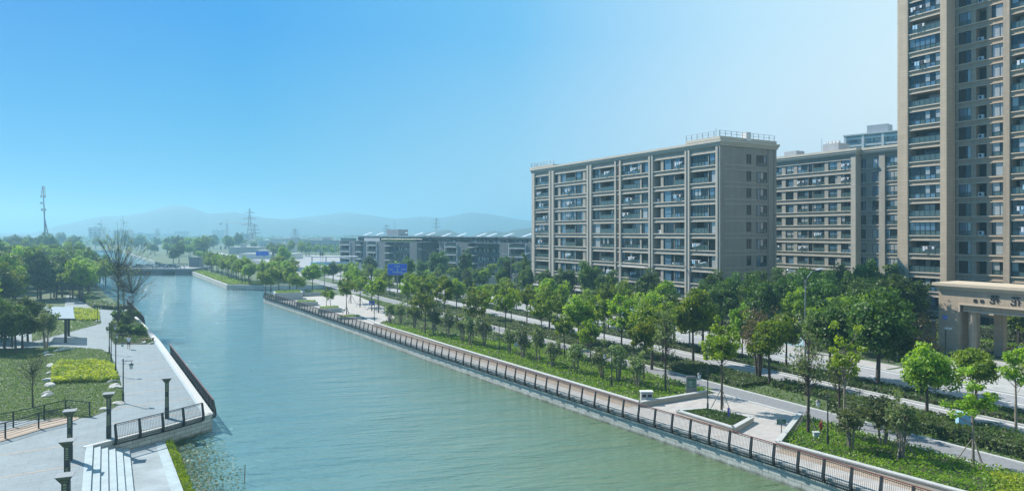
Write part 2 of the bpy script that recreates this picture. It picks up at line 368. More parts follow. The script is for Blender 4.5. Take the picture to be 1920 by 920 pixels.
ridge(950, 220, [(885, 442), (905, 434), (925, 431), (945, 434), (970, 428), (1000, 426), (1060, 430), (1120, 440)], 4)

# ------------------------------------------------------------------ right bank: promenade, cycle path, roads
def interp(pts, y):
    for a, b in zip(pts, pts[1:]):
        if a[1] <= y <= b[1]: return a[0] + (b[0] - a[0]) * (y - a[1]) / (b[1] - a[1])
    return pts[-1][0] if y > pts[-1][1] else pts[0][0]
KERB = [(43.5, -10), (42.0, 8), (40.8, 20.2), (39.3, 31), (38.9, 35), (38.6, 40), (38.0, 44.6), (37.2, 56), (35.6, 79), (34.9, 92), (34.0, 105)]
ys = [-40, 0, 10, 20, 28, 36, 44, 56, 68, 79, 94, 107, 120, 142, 160]
g = MB(); g.prism([(interp(R_SHORE, y) + .5, y) for y in ys] + [(48, 160), (48, -40)], None, -.012, 'paving_right'); struct('promenade', g)
g = MB(); g.prism([(interp(KERB, y) - 1.0, y) for y in (-5, 8, 20, 31)] + [(interp(KERB, y) - .02, y) for y in (31, 20, 8, -5)], None, -.006, 'paving_tan')
g.prism([(interp(KERB, y) - 1.0, y) for y in (45, 56, 79, 92, 104)] + [(interp(KERB, y) - .02, y) for y in (104, 92, 79, 56, 45)], None, -.006, 'paving_tan'); struct('promenade_band', g)
def strip(name, x0, x1, m, y0=-30, y1=230, z=0.0):
    g = MB(); g.face([(x0, y0, z), (x1, y0, z), (x1, y1, z), (x0, y1, z)], m); return struct(name, g)
strip('cycle_path', 47.8, 50.2, 'asphalt', z=-.004); strip('road', 56.6, 60.0, 'road_grey', y1=250); strip('road', 64.0, 71.0, 'road_grey', y1=250)
strip('forecourt', 71.2, 88, 'concrete', 25, 43, z=-.01)
strip('pavement', 71.3, 75, 'paving_right', 43.5, 180, z=-.02)
for x in (47.6, 50.35, 56.45, 60.15, 63.85, 71.15):
    g = MB(); g.box(x - .15, x + .15, -30, 230 if x != 71.15 else 200, -.1, .06 if x < 51 else .12, 'coping'); struct('kerb', g)
g = MB()
for x in (59.75, 64.35, 70.7): g.box(x - .06, x + .06, -30, 250, 0.0, .005, 'white_paint')
for k in range(45): g.box(67.43, 67.55, -20 + k * 6, -17.6 + k * 6, 0.0, .005, 'white_paint')
struct('road_markings', g)
# wide junction before the bridge and beyond
g = MB()
g.prism([D(*q) for q in ((360, 420), (500, 255), (560, 225), (640, 235), (760, 300), (700, 420), (560, 450))], None, .006, 'road_grey'); struct('junction_road', g)
g = MB(); g.prism([D(*q) for q in ((385, 500), (415, 500), (520, 290), (490, 290))], None, .012, 'concrete'); struct('side_road', g)

# ------------------------------------------------------------------ foliage
def leaves_mesh(name, cen, nrm, size, matname, seed, tilt=.8, aspect=.6):
    """one small quad per leaf spray; cen (n,3), nrm (n,3)"""
    rs = np.random.RandomState(seed); n = len(cen)
    d = nrm + rs.normal(0, tilt, (n, 3)); d /= np.linalg.norm(d, axis=1)[:, None] + 1e-9
    a = rs.normal(0, 1, (n, 3)); u = np.cross(d, a); u /= np.linalg.norm(u, axis=1)[:, None] + 1e-9; w = np.cross(d, u)
    sz = (size * rs.uniform(.6, 1.35, n))[:, None]
    v = np.empty((n, 4, 3)); v[:, 0] = cen - u * sz; v[:, 1] = cen - w * sz * aspect; v[:, 2] = cen + u * sz; v[:, 3] = cen + w * sz * aspect
    me = bpy.data.meshes.new(name); me.vertices.add(n * 4); me.vertices.foreach_set('co', v.reshape(-1))
    me.loops.add(n * 4); me.loops.foreach_set('vertex_index', np.arange(n * 4, dtype=np.int32))
    me.polygons.add(n); me.polygons.foreach_set('loop_start', np.arange(0, n * 4, 4, dtype=np.int32))
    me.materials.append(M[matname]); me.update(calc_edges=True); return me
def crown_clumps(rs, n, rx, rz, zc, shell=.55, lobes=5):
    """clump centres spread through an uneven crown"""
    lob = rs.normal(0, 1, (lobes, 3)); lob /= np.linalg.norm(lob, axis=1)[:, None]; out = []
    while len(out) < n:
        d = rs.normal(0, 1, 3); d /= np.linalg.norm(d); r = (shell + (1 - shell) * rs.rand()) * (.62 + .52 * max(0, (lob @ d).max()) ** 2)
        if d[2] < -.75: continue
        out.append((d[0] * rx * r, d[1] * rx * r, zc + d[2] * rz * r))
    return np.array(out)
def tree_proto(kind, seed):
    rs = np.random.RandomState(seed); r = random.Random(seed)
    P = dict(  # n clumps, leaves per clump, clump radius, leaf size, rx, rz, crown centre, trunk h, trunk r, leaf, bark
        round=(80, 105, .68, .14, 2.3, 2.1, 4.3, 2.2, .13, 'leaf_mid', 'bark'),
        dark=(95, 105, .7, .14, 2.4, 2.9, 4.3, 1.6, .16, 'leaf_dark', 'bark'),
        airy=(46, 62, .42, .13, 2.0, 2.2, 4.4, 2.4, .09, 'leaf_mid', 'bark'),
        bright=(24, 60, .38, .12, 1.6, 2.3, 4.5, 2.0, .09, 'leaf_bright', 'pale_bark'),
        sparse=(60, 16, .45, .10, 1.6, 2.8, 4.6, 2.2, .10, 'leaf_grey', 'bark'),
        stems=(46, 40, .34, .085, 1.05, 1.45, 2.1, .4, .05, 'leaf_grey', 'pale_bark'),
        bare=(95, 3, .45, .10, 3.1, 3.7, 6.2, 2.0, .12, 'leaf_grey', 'bark'),
        brown=(60, 26, .45, .09, 1.7, 2.3, 3.6, 1.2, .08, 'leaf_brown', 'bark'),
        bush=(40, 80, .3, .10, .9, .7, .75, .2, .05, 'leaf_dark', 'bark'),
        cone=(60, 70, .4, .11, 1.0, 3.2, 3.9, .8, .10, 'leaf_dark', 'bark'))[kind]
    nc, nl, cr, ls, rx, rz, zc, th, tr, lm, bm = P
    cl = crown_clumps(rs, nc, rx, rz, zc, .45 if kind in ('round', 'dark') else .35)
    cen = np.repeat(cl, nl, axis=0); off = rs.normal(0, 1, (len(cen), 3)); off /= np.linalg.norm(off, axis=1)[:, None]
    rad = cr * rs.uniform(.45, 1.05, len(cen)) * np.repeat(rs.uniform(.7, 1.3, nc), nl); off[:, 2] *= .75
    cen = cen + off * rad[:, None]
    nrm = off * .9 + np.array([0, 0, .55])
    crown = leaves_mesh(kind + '_crown', cen, nrm, ls, lm, seed, .75)
    b = MB(); multi = kind in ('stems', 'brown')
    stems = r.randint(4, 6) if multi else 1
    tops = []
    for s in range(stems):
        ang = 2 * math.pi * s / stems + r.random(); sp = .22 if multi else 0
        base = Vector((math.cos(ang) * sp * .5, math.sin(ang) * sp * .5, -.05)); top = Vector((math.cos(ang) * rx * .35 if multi else r.uniform(-.12, .12), math.sin(ang) * rx * .35 if multi else r.uniform(-.12, .12), zc + rz * (-.25 if kind == 'bare' else .35 if kind != 'cone' else .8)))
        mid = base.lerp(top, .5) + Vector((r.uniform(-.08, .08), r.uniform(-.08, .08), 0)); b.tube([base, base.lerp(mid, .5), mid, top], [tr * 1.15, tr, tr * .75, tr * .2], bm, 6, False)
        tops.append((base, mid, top))
    take = cl if kind in ('bare', 'sparse', 'bright', 'airy', 'stems', 'brown') else cl[::4]
    for c in take:
        base, mid, top = tops[r.randrange(stems)]; c = Vector(c)
        z = max(th, min(c.z - (1.3 if kind in ('bare', 'sparse') else .7) * r.uniform(.5, 1.6), top.z - .1)); t = (z - base.z) / (top.z - base.z)
        st = base.lerp(top, max(.05, min(.97, t))); m1 = st.lerp(c, .5) + Vector((r.uniform(-.15, .15), r.uniform(-.15, .15), r.uniform(-.3, .05)))
        k = tr * (.32 if kind != 'bare' else .24); b.tube([st, m1, c], [k, k * .6, k * .2], bm, 4, False)
        if kind in ('bare', 'sparse'):
            for _ in range(3 if kind == 'bare' else 1):
                e = c + Vector((c.x * .25 + r.uniform(-.4, .4), c.y * .25 + r.uniform(-.4, .4), r.uniform(.3, 1.2))); q = m1.lerp(c, r.uniform(.3, 1)); b.tube([q, q.lerp(e, .5) + Vector((0, 0, -.06)), e], [k * .35, k * .25, k * .12], bm, 3, False)
    trunk = b.mesh(kind + '_trunk', True)
    return trunk, crown
PROTO = {}
for kind, n in (('round', 5), ('dark', 4), ('airy', 4), ('bright', 2), ('sparse', 3), ('stems', 4), ('bare', 3), ('brown', 2), ('bush', 2), ('cone', 2)):
    PROTO[kind] = [tree_proto(kind, 100 + 17 * i + len(kind) * 7) for i in range(n)]
STAKE = MB()
for k in range(3):
    a = 2 * math.pi * k / 3; STAKE.tube([(math.cos(a) * 1.0, math.sin(a) * 1.0, 0), (math.cos(a) * .07, math.sin(a) * .07, 1.7)], .035, 'pale_bark', 5)
STAKE_ME = STAKE.mesh('support_stakes')
NAMES = dict(round='broadleaf_tree', dark='evergreen_tree', airy='young_tree', bright='young_tree', sparse='sapling', stems='multi_stem_shrub', bare='bare_tree', brown='dry_shrub', bush='round_bush', cone='conical_tree')
def tree(kind, x, y, sc, label, group=None, stakes=False, z=0.0, cat='tree', v=None, hscale=1):
    tr, cr = PROTO[kind][v if v is not None else rnd.randrange(len(PROTO[kind]))]
    t = thing(NAMES[kind], label, cat, (x, y, z), rnd.uniform(0, 6.28), group)
    if hscale == 1: hscale = rnd.uniform(.88, 1.2)
    wx = sc * rnd.uniform(.86, 1.05); link('trunk', tr, t, (0, 0, 0), sc=(sc, sc, sc * hscale)); link('crown', cr, t, (0, 0, 0), sc=(wx, sc * .97, sc * hscale))
    if stakes: link('support_stakes', STAKE_ME, t, (0, 0, 0))
    return t
ORD = ['nearest', 'second', 'third', 'fourth', 'fifth', 'sixth', 'seventh', 'eighth', 'ninth', 'tenth', 'eleventh', 'twelfth', 'thirteenth', 'fourteenth', 'fifteenth', 'sixteenth', 'seventeenth', 'eighteenth', 'nineteenth', 'twentieth'] + ['twenty ' + q for q in ('first', 'second', 'third', 'fourth', 'fifth', 'sixth', 'seventh', 'eighth', 'ninth')] + ['thirtieth', 'thirty first', 'thirty second', 'thirty third', 'thirty fourth', 'thirty fifth']
KIND = dict(round='round crowned', dark='dark dense', airy='thin crowned', stems='bushy')
def nth(i): return ORD[min(i, len(ORD) - 1)]
# --- the trees one can tell apart on the right bank, near to far
tree('bright', *G(1825, 872), 1.0, 'tall slender staked tree with yellow green tufts at the right edge of the planting bed', stakes=True, v=0)
t = tree('bright', *G(1583, 800), 1.12, 'lanky tree with bright lime leaf tufts left of the big dark evergreen', v=0)
tree('sparse', *G(1515, 812), 1.16, 'tall thin leafless looking staked tree beside the corner of the planting bed', stakes=True, v=0)
tree('sparse', *G(1575, 790), .95, 'sparse leaning tree behind the black lantern post in the near bed', v=1)
tree('airy', *G(1353, 768), 1.05, 'staked tree growing out of the triangular stone planter', stakes=True, v=1)
tree('round', *G(1443, 720), .98, 'full round tree with sunlit yellow green top beyond the plaza', v=0)
tree('round', *G(1738, 786), .92, 'broad umbrella shaped tree with a pale leaning trunk in the hedge strip', v=1)
tree('sparse', *G(1248, 732), 1.0, 'staked thin tree beside the grey information slab', stakes=True, v=2)
tree('stems', *G(1690, 862), 1.2, 'bushy multi stem shrub nearest the railing in the near bed', cat='shrub', stakes=True)
tree('stems', *G(1595, 846), 1.15, 'dark multi stem shrub behind the black lantern post', cat='shrub', v=1)
tree('stems', *G(1655, 838), 1.3, 'upright multi stem shrub halfway along the near bed', cat='shrub', v=2)
tree('bright', *G(1905, 812), 1.0, 'bright green tree cut by the right edge of the picture', v=1)
for i, (p, s) in enumerate(sorted((((1009, 681), 1), ((1036, 690), .95), ((1128, 711), 1.05), ((1159, 716), 1), ((1194, 727), .9), ((777, 617), 1.1), ((814, 630), 1.1), ((867, 642), 1.1), ((883, 648), 1.1), ((908, 652), 1.1), ((731, 607), 1), ((751, 605), 1), ((955, 664), 1.0), ((980, 672), 1.05), ((1080, 700), 1.0), ((840, 636), 1.0)), key=lambda q: -q[0][0])):
    tree('stems', *G(*p), s * 1.1, f'small grey green multi stem shrub, {nth(i)} from the litter bin in the long bed', 'shrubs in the long planting bed', cat='shrub', stakes=i % 3 == 0)
tree('round', *G(1222, 692), 1.22, 'large bright round tree rising behind the bed left of the information slab', v=3)
tree('round', *G(1300, 682), 1.1, 'broad leafy tree directly behind the information slab', v=4)
tree('airy', *G(1165, 668), 1.25, 'tall loose crowned tree left of the large bright round one', v=2)
tree('round', *G(1085, 650), 1.05, 'bushy round tree standing on the grass beside the cycle path', v=1)
yo = 0
for p, s in sorted((((1059, 673), .95), ((1106, 686), .85), ((1207, 714), .9), ((797, 626), 1.1), ((650, 593), 1.0), ((675, 575), 1.1), ((658, 568), 1.0), ((697, 582), 1.05), ((710, 586), 1.1), ((765, 597), 1.1), ((790, 601), 1.1), ((835, 613), 1.1), ((893, 634), 1), ((948, 640), 1.05), ((1015, 650), 1.0), ((905, 625), 1.05)), key=lambda q: -q[0][0]):
    tree('airy', *G(*p), s, f'young staked tree, {nth(yo)} one along the back of the long planting bed', 'young trees along the cycle path', stakes=True); yo += 1
for p in ((612, 578), (620, 580)): tree('airy', *G(*p), .6, 'thin sapling rising from a square planter on the far plaza', 'saplings in the square planters')
for p, s in (((586, 548), 1.05),): tree('round', *G(*p), s, 'round headed tree on its own in the far plaza planter')
for p, s in (((508, 548), 1.15), ((523, 545), 1.0), ((543, 549), 1.0), ((498, 552), 1.0), ((556, 553), .9)):
    tree('round', *G(*p), s * .95, 'dense tree on the tip of the railed bank', 'trees on the tip of the railed bank')
# --- street rows
y = 57.0; i = 0
while y < 190:
    k = rnd.choice(['round', 'airy', 'airy', 'round']); tree(k, rnd.uniform(51.5, 55.6), y, rnd.uniform(.82, 1.05) if y < 105 else rnd.uniform(.75, .92), f'{KIND[k]} tree, {nth(i)} from the plaza in the strip beside the cycle path', 'trees between the cycle path and the first road'); y += rnd.uniform(4.2, 6.5); i += 1
y = 44.0; i = 0
while y < 200:
    k = rnd.choice(['round', 'dark', 'round', 'airy']); tree(k, rnd.uniform(60.9, 63.2), y, rnd.uniform(.85, 1.12) if y < 100 else rnd.uniform(.72, .88), f'{KIND[k]} tree, {nth(i)} past the huge evergreen between the two roads', 'trees between the two roads'); y += rnd.uniform(4.5, 6.8); i += 1
tree('dark', 61.9, 38.2, 1.35, 'huge dark evergreen with a rounded cone shape across the first road', v=0)
tree('dark', 62.5, 43.0, 1.25, 'dark dense evergreen half hidden behind the bare staked tree', v=1)
tree('round', 61.6, 29.5, .82, 'spreading tree between the roads in front of the gate pillar', v=2)
tree('round', 62.5, 24.5, .78, 'green tree at the right edge in front of the gate', v=3)
tree('brown', 62.8, 34.5, 1.15, 'dry brown twiggy shrub right of the dark evergreen', cat='shrub')
tree('brown', 55.2, 46.5, 1.2, 'leafless purplish twiggy shrub behind the full round tree', cat='shrub')
y = 52.0; i = 0
while y < 190:
    k = rnd.choice(['dark', 'dark', 'round']); tree(k, rnd.uniform(76.5, 79), y, rnd.uniform(.92, 1.15) if y < 130 else rnd.uniform(.75, .95), f'{KIND[k]} tree, {nth(i)} from the gate in front of the apartment blocks', 'trees in front of the apartment blocks'); y += rnd.uniform(5, 7.5); i += 1
y = 50.0; i = 0
while y < 82:
    tree('dark', rnd.uniform(82, 87), y, rnd.uniform(1.15, 1.4), f'tall dark evergreen, {nth(i)} from the gate on the way to the side wall', 'evergreens beside the side wall'); y += rnd.uniform(4.2, 5.6); i += 1
for x in (92, 97, 103, 110, 118):
    for yy in (66, 75): tree('dark', x + rnd.uniform(-1, 1), yy + rnd.uniform(-3, 3), rnd.uniform(1.1, 1.4), 'garden tree between the middle block and the rear block', 'garden trees between the blocks')
tree('dark', 86.3, 50.0, 1.2, 'dark tree against the left pillar of the gate', v=2); tree('brown', 86.0, 47.8, 1.0, 'russet shrub at the foot of the left gate pillar', cat='shrub')
for i, (x, yy) in enumerate(((96, 33), (101, 38), (98, 42), (104, 34), (106, 41), (103, 44), (107, 36), (100, 35))): tree('dark' if i > 3 else 'airy', x, yy, .8, 'small garden tree seen through the gate opening', 'garden trees behind the gate')
# conical trees and dark tree in front of the low block
for px, d in ((952, 168), (985, 158), (878, 190), (868, 186)): tree('cone', *D(px, d), 1.35, 'narrow conical tree in front of the terraced low block', 'conical trees by the low block')
tree('dark', *D(822, 200), 1.35, 'large dark tree standing against the terraced low block')
for i in range(26):
    px = 610 + i * 15 + rnd.uniform(-6, 6); d = rnd.uniform(165, 225); tree(rnd.choice(['round', 'dark', 'airy']), *D(px, d), rnd.uniform(.75, 1.0), 'bushy tree along the foot of the terraced low block', 'trees at the foot of the low block')
# peninsula trees
for i in range(26):
    yy = 205 + i * 3.4; tree(rnd.choice(['round', 'airy', 'airy']), interp([(26.5, 200), (22.5, 291)], yy) + rnd.uniform(2.0, 4), yy + rnd.uniform(-1, 1), rnd.uniform(.9, 1.15), 'slim tree in the row on the grassy point before the bridge', 'tree row on the grassy point')
for i in range(20):
    tree(rnd.choice(['round', 'airy']), rnd.uniform(31, 46), rnd.uniform(200, 232), rnd.uniform(.8, 1.05), 'tree behind the inlet between point and junction', 'trees behind the inlet')
for px, d, s in ((532, 262, 1.2), (555, 250, .7), (492, 270, .7), (505, 240, .7), (640, 225, .8)): tree('bright' if s < 1 else 'round', *D(px, d), s, 'small tree on a traffic island of the junction', 'trees on the junction islands')
# --- left bank
for (p, s, l) in (((222, 611), 1.45, 'tallest bare tree on the left bank island bed'), ((231, 599), 1.0, 'bare tree between two others in the island bed'), ((246.6, 618), 1.12, 'bare spreading tree nearest the river in the island bed')):
    tree('bare', *G(*p), s, l)
tree('bare', *G(62, 764), .55, 'bare sapling on the lawn beside the ramp fence')
tree('stems', *G(86, 652), 1.5, 'small dark leaved tree beside the canopy floor', cat='tree', v=3)
for p, s in (((8, 655), .8), ((22, 650), .78), ((42, 656), .8), ((30, 662), .75), ((52, 640), .8), ((3, 640), .9), ((-14, 660), .9)):
    tree('dark', *G(*p), s, 'small leafy tree clustered at the left edge by the canopy', 'tree cluster beside the canopy')
for i in range(200):
    yy = rnd.uniform(108, 255); x = -rnd.uniform(19 + max(0, yy - 110) * .03, 40 + (yy - 100) * .40)
    tree(rnd.choice(['round', 'dark', 'round', 'dark', 'airy']), x, yy, rnd.uniform(1.15, 1.6), 'leafy tree in the dense grove on the left bank', 'grove on the left bank')
for i in range(110):
    px = rnd.uniform(-40, 168); d = rnd.uniform(118, 265)
    x, yy = D(px, d)
    if 45 < px and d < 145: continue
    tree(rnd.choice(['round', 'dark', 'airy', 'dark']), x, yy, rnd.uniform(1.1, 1.5), 'tall leafy tree in the dense grove behind the canopy', 'grove behind the canopy')
for i in range(34):
    px = 90 + i * 3.3 + rnd.uniform(-4, 4); tree(rnd.choice(['round', 'airy', 'dark']), *G(px, rnd.uniform(528, 550)), rnd.uniform(.85, 1.15), 'low tree in the riverside row beyond the curved hedge', 'riverside trees beyond the curved hedge')
for i in range(34):
    yy = rnd.uniform(180, 285); x = interp([(-6, 180), (-10, 240), (-15, 290)], yy) - rnd.uniform(2.5, 12)
    if yy > 205 and 960 + F * (x * cs - yy * sn) / (x * sn + yy * cs) > 168: continue
    tree(rnd.choice(['round', 'airy', 'dark']), x, yy, rnd.uniform(.8, 1.2), 'tree on the left bank near the bridge', 'left bank trees near the bridge')
# distant trees as individuals where they can be told apart
for i in range(190):
    px = rnd.uniform(-60, 480); d = rnd.uniform(285, 660)
    x, yy = D(px, d)
    if 160 < px < 300 and yy > 285 and x < interp([(p[0], p[1]) for p in R_FAR], yy) + 3: continue
    if interp(L_SHORE, yy) - 3 < x < interp([(p[0], p[1]) for p in R_FAR], yy) + 3 or (px > 385 and 280 < d < 480): continue
    tree(rnd.choice(['round', 'dark']), x, yy, rnd.uniform(1.1, 1.8), 'distant tree on the flat land beyond the bridge', 'distant trees beyond the bridge')
for i in range(34):
    px = rnd.uniform(500, 650); d = rnd.uniform(380, 560); tree('round', *D(px, d), rnd.uniform(.8, 1.3), 'distant tree in front of the long white sheds', 'distant trees by the long sheds')
def far_wood(name, px0, px1, d0, d1, n, h, seed):
    rs = np.random.RandomState(seed); cen = []
    for i in range(n):
        px = rs.uniform(px0, px1); d = rs.uniform(d0, d1); x, yy = D(px, d); r = rs.uniform(3, 6); hh = h * rs.uniform(.6, 1.2)
        k = 60; o = rs.normal(0, 1, (k, 3)); o /= np.linalg.norm(o, axis=1)[:, None]; cen.append(np.array([x, yy, hh * .5]) + o * np.array([r, r, hh * .5]))
    cen = np.concatenate(cen); me = leaves_mesh(name, cen, np.tile([0, 0, 1.], (len(cen), 1)), 1.0, 'leaf_dark', seed, .9)
    tag(link(name, me), 'far off wood merging into a dark band below the hills', 'woodland', kind='stuff')
far_wood('distant_woodland', -80, 1000, 700, 1300, 420, 9, 5)

# ------------------------------------------------------------------ ground cover and hedges
def inside(x, y, poly):
    c = False; n = len(poly)
    for i in range(n):
        a, b = poly[i], poly[(i + 1) % n]
        if (a[1] > y) != (b[1] > y) and x < (b[0] - a[0]) * (y - a[1]) / (b[1] - a[1]) + a[0]: c = not c
    return c
def cover(name, poly, per_m2, h, size, m, label, cat, z=.02, seed=1, base='soil', mound=.5):
    rs = np.random.RandomState(seed); xs = [p[0] for p in poly]; ysv = [p[1] for p in poly]
    n = int((max(xs) - min(xs)) * (max(ysv) - min(ysv)) * per_m2)
    q = np.stack([rs.uniform(min(xs), max(xs), n), rs.uniform(min(ysv), max(ysv), n)], 1)
    keep = np.zeros(n, bool); x, y = q[:, 0], q[:, 1]
    for i in range(len(poly)):
        a, b = poly[i], poly[(i + 1) % len(poly)]
        if a[1] == b[1]: continue
        c = ((a[1] > y) != (b[1] > y)) & (x < (b[0] - a[0]) * (y - a[1]) / (b[1] - a[1]) + a[0]); keep ^= c
    q = q[keep]; und = .5 + .25 * np.sin(q[:, 0] * 2.3 + 1.3 * np.sin(q[:, 1] * 1.1)) + .25 * np.sin(q[:, 1] * 1.9 + q[:, 0])
    zz = z + h * (1 - mound + mound * und) * rs.uniform(.35, 1, len(q)); cen = np.column_stack([q, zz])
    me = leaves_mesh(name, cen, np.tile([0, 0, .8], (len(cen), 1)), size, m, seed, .7)
    o = tag(link(name, me), label, cat, kind='stuff')
    if base:
        b = MB(); b.prism(poly, None, z - .01, base); tag(b.build('soil'), kind='structure')
    return o
near_bed = [(interp(KERB, y) + .35, y) for y in (0, 8, 20, 31.6)] + [(44.3, 33.6), (47.4, 35.2), (47.4, 0)]
long_bed = [(38.35, 45.4), (37.6, 56), (36.0, 79), (35.2, 92), (34.3, 104.5), (36.5, 104), (40, 92), (47.4, 75), (47.4, 45.0)]
far_bed = [(35.5, 107), (40.5, 93), (47.4, 77), (47.4, 160), (46.6, 160), (44, 130), (40, 112)]
cover('low_shrub_cover', near_bed, 95, .38, .085, 'cover_green', 'glossy green ground cover filling the near planting bed', 'ground cover', seed=2)
cover('golden_shrub_cover', [(43.2, 13), (47.4, 13), (47.4, 21.5), (45.5, 21), (42.3, 19)], 130, .48, .08, 'cover_yellow', 'yellow green ground cover in the bottom right corner of the bed', 'ground cover', seed=3, base=None)
cover('low_shrub_cover', long_bed, 60, .38, .10, 'cover_green', 'green ground cover filling the long planting bed behind the stone edge', 'ground cover', seed=4)
cover('grass', far_bed, 30, .2, .10, 'grass_leaf', 'dry greenish grass strip along the far plaza', 'grass', seed=5)
def stone_edge(pts, label, w=.32, h=.42, m='coping', closed=False, off=0):
    t = thing('planter_edge', label, 'planter edge'); b = MB(); k = MB(); P = pts + ([pts[0]] if closed else [])
    for a, c in zip(P, P[1:]):
        b.obox(a, c, w - .06, -.05, h - .08, 'kerb_stone', off); k.obox(a, c, w + .06, h - .08, h, m, off)
    b.build('stone_side', t); k.build('cap', t); return t
stone_edge([(interp(KERB, y), y) for y in (0, 8, 20.2, 31)] + [(39.25, 31.4), (47.3, 35.6)], 'low stone edge round the near planting bed by the small signboard')
stone_edge([(45.9, 44.6), (38.0, 44.6)] + [(interp(KERB, y) , y) for y in (56, 79, 92, 105)], 'long stone edge between the railing walk and the planting bed', h=.45)
tri = [G(1270, 768, .4), G(1375, 800, .4), G(1410, 781, .4), G(1325, 764, .4)]
stone_edge(tri, 'triangular stone planter edge on the plaza', closed=True)
cc = (sum(p[0] for p in tri) / 4, sum(p[1] for p in tri) / 4); cover('planter_grass', [(cc[0] + (p[0] - cc[0]) * .86, cc[1] + (p[1] - cc[1]) * .86) for p in tri], 200, .2, .07, 'cover_dark', 'dark green grass inside the triangular planter', 'grass', z=.34, seed=9)
far_kerb = [G(712, 606, .2), G(688, 596, .2), G(655, 583, .2), G(630, 571, .2), G(606, 560, .2)]
g = MB()
for a, b in zip(far_kerb, far_kerb[1:]): g.obox(a, b, .35, -.05, .15, 'coping')
struct('kerb', g)
# square planters on the far plaza
def planter(p, w, dpt, h, label, plants=True):
    x, y = G(*p); t = thing('stone_planter', label, 'planter', (x, y, 0), -YAW * .25); b = MB()
    for q in ((-w/2, w/2, -dpt/2, -dpt/2+.3), (-w/2, w/2, dpt/2-.3, dpt/2), (-w/2, -w/2+.3, -dpt/2+.3, dpt/2-.3), (w/2-.3, w/2, -dpt/2+.3, dpt/2-.3)): b.box(*q, 0, h, 'coping')
    b.build('stone_edge', t); s = MB(); s.box(-w/2+.3, w/2-.3, -dpt/2+.3, dpt/2-.3, 0, h - .1, 'soil'); s.build('soil', t)
    rs = np.random.RandomState(int(x * 10)); n = int(w * dpt * 60); c = np.column_stack([rs.uniform(-w/2+.3, w/2-.3, n), rs.uniform(-dpt/2+.3, dpt/2-.3, n), h - .05 + rs.uniform(0, .3, n)])
    link('plants', leaves_mesh('plants', c, np.tile([0, 0, 1.], (n, 1)), .09, 'cover_green', 3), t); return t
planter((540, 560), 6, 5, 1.6, 'tall square stone planter under trees near the end of the railing')
planter((575, 572), 4.2, 3, .8, 'low square stone planter second from the end of the railing')
planter((617, 584), 4, 3, .8, 'low stone planter holding two thin saplings')
planter((655, 597), 4, 2.2, .4, 'low flat planter with a staked tree and a dark bench')
planter((590, 553), 5, 4, .9, 'stone planter under the lone round headed tree')
def hedge(x0, x1, y0, y1, h, m, label, dens=75, seed=1, size=.10, group=None):
    t = thing('hedge', label, 'hedge', ((x0 + x1) / 2, (y0 + y1) / 2, 0), group=group); rs = np.random.RandomState(seed); w, l = x1 - x0, y1 - y0
    per = [(w * l, 0), (l * h, 1), (l * h, 2), (w * h, 3)]; cen = []; nr = []
    for a, k in per:
        n = int(a * dens * (1 if k == 0 else .9)); u = rs.uniform(-.5, .5, n); v = rs.uniform(-.5, .5, n); j = rs.normal(0, .05, n)
        bumpy = h * (1 + .10 * np.sin(u * l * 1.7 + v * 5))
        if k == 0: cen.append(np.column_stack([u * w, v * l, h * (1 + .09 * np.sin(v * l * 1.7) + .06 * np.sin(v * l * 4.1 + u * 7)) + j])); nr.append(np.tile([0, 0, 1.], (n, 1)))
        elif k < 3: sgn = -1 if k == 1 else 1; cen.append(np.column_stack([sgn * w / 2 + j, u * l, (v + .5) * h])); nr.append(np.tile([sgn, 0, .4], (n, 1)))
        else: cen.append(np.column_stack([u * w, -l / 2 + j, (v + .5) * h])); nr.append(np.tile([0, -1, .3], (n, 1)))
    link('foliage', leaves_mesh('hedge_foliage', np.concatenate(cen), np.concatenate(nr), size, m, seed, .55), t)
    b = MB(); b.box(-w/2 + .12, w/2 - .12, -l/2 + .12, l/2 - .12, 0, h - .12, 'soil'); b.build('inner_growth', t); return t
hedge(51.2, 53.4, 5, 36, .85, 'cover_dark', 'clipped hedge between cycle path and first road, in front of the pale blue cabinet', 110, 1)
hedge(53.9, 56.1, 5, 44, .6, 'leaf_dark', 'lower dark hedge hard against the near edge of the first road', 80, 2)
hedge(51.0, 55.8, 45, 72, .45, 'cover_dark', 'broad low hedge behind the information slab', 55, 3, .11)
hedge(51.0, 55.8, 73, 120, .4, 'cover_dark', 'long low hedge beside the cycle path past the plaza', 30, 4, .13)
hedge(51.0, 55.8, 121, 190, .4, 'cover_dark', 'farthest low hedge beside the cycle path', 16, 5, .16)
cover('verge_grass', [(50.5, 5), (56.3, 5), (56.3, 190), (50.5, 190)], 14, .2, .12, 'grass_leaf', 'grassy ground between the cycle path and the first road', 'grass', seed=14, base='lawn_soil')
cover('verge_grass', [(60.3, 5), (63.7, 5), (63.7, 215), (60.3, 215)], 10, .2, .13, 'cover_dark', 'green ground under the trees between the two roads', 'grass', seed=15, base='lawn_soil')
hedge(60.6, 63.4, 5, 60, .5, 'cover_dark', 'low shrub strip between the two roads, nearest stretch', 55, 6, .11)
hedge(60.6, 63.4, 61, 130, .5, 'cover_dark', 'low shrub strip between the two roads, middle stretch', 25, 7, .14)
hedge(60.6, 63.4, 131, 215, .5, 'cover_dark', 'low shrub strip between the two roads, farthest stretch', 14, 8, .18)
hedge(104, 107, 36, 58, 1.7, 'cover_dark', 'tall clipped hedge in the garden behind the gate', 22, 9, .14)
hedge(97, 98.6, 34, 54, .8, 'cover_green', 'low bright hedge just behind the gate opening', 40, 10, .12)
cover('garden_cover', [(93, 33), (110, 33), (110, 62), (93, 62)], 9, .4, .18, 'cover_dark', 'dark garden planting behind the gate', 'ground cover', seed=41)
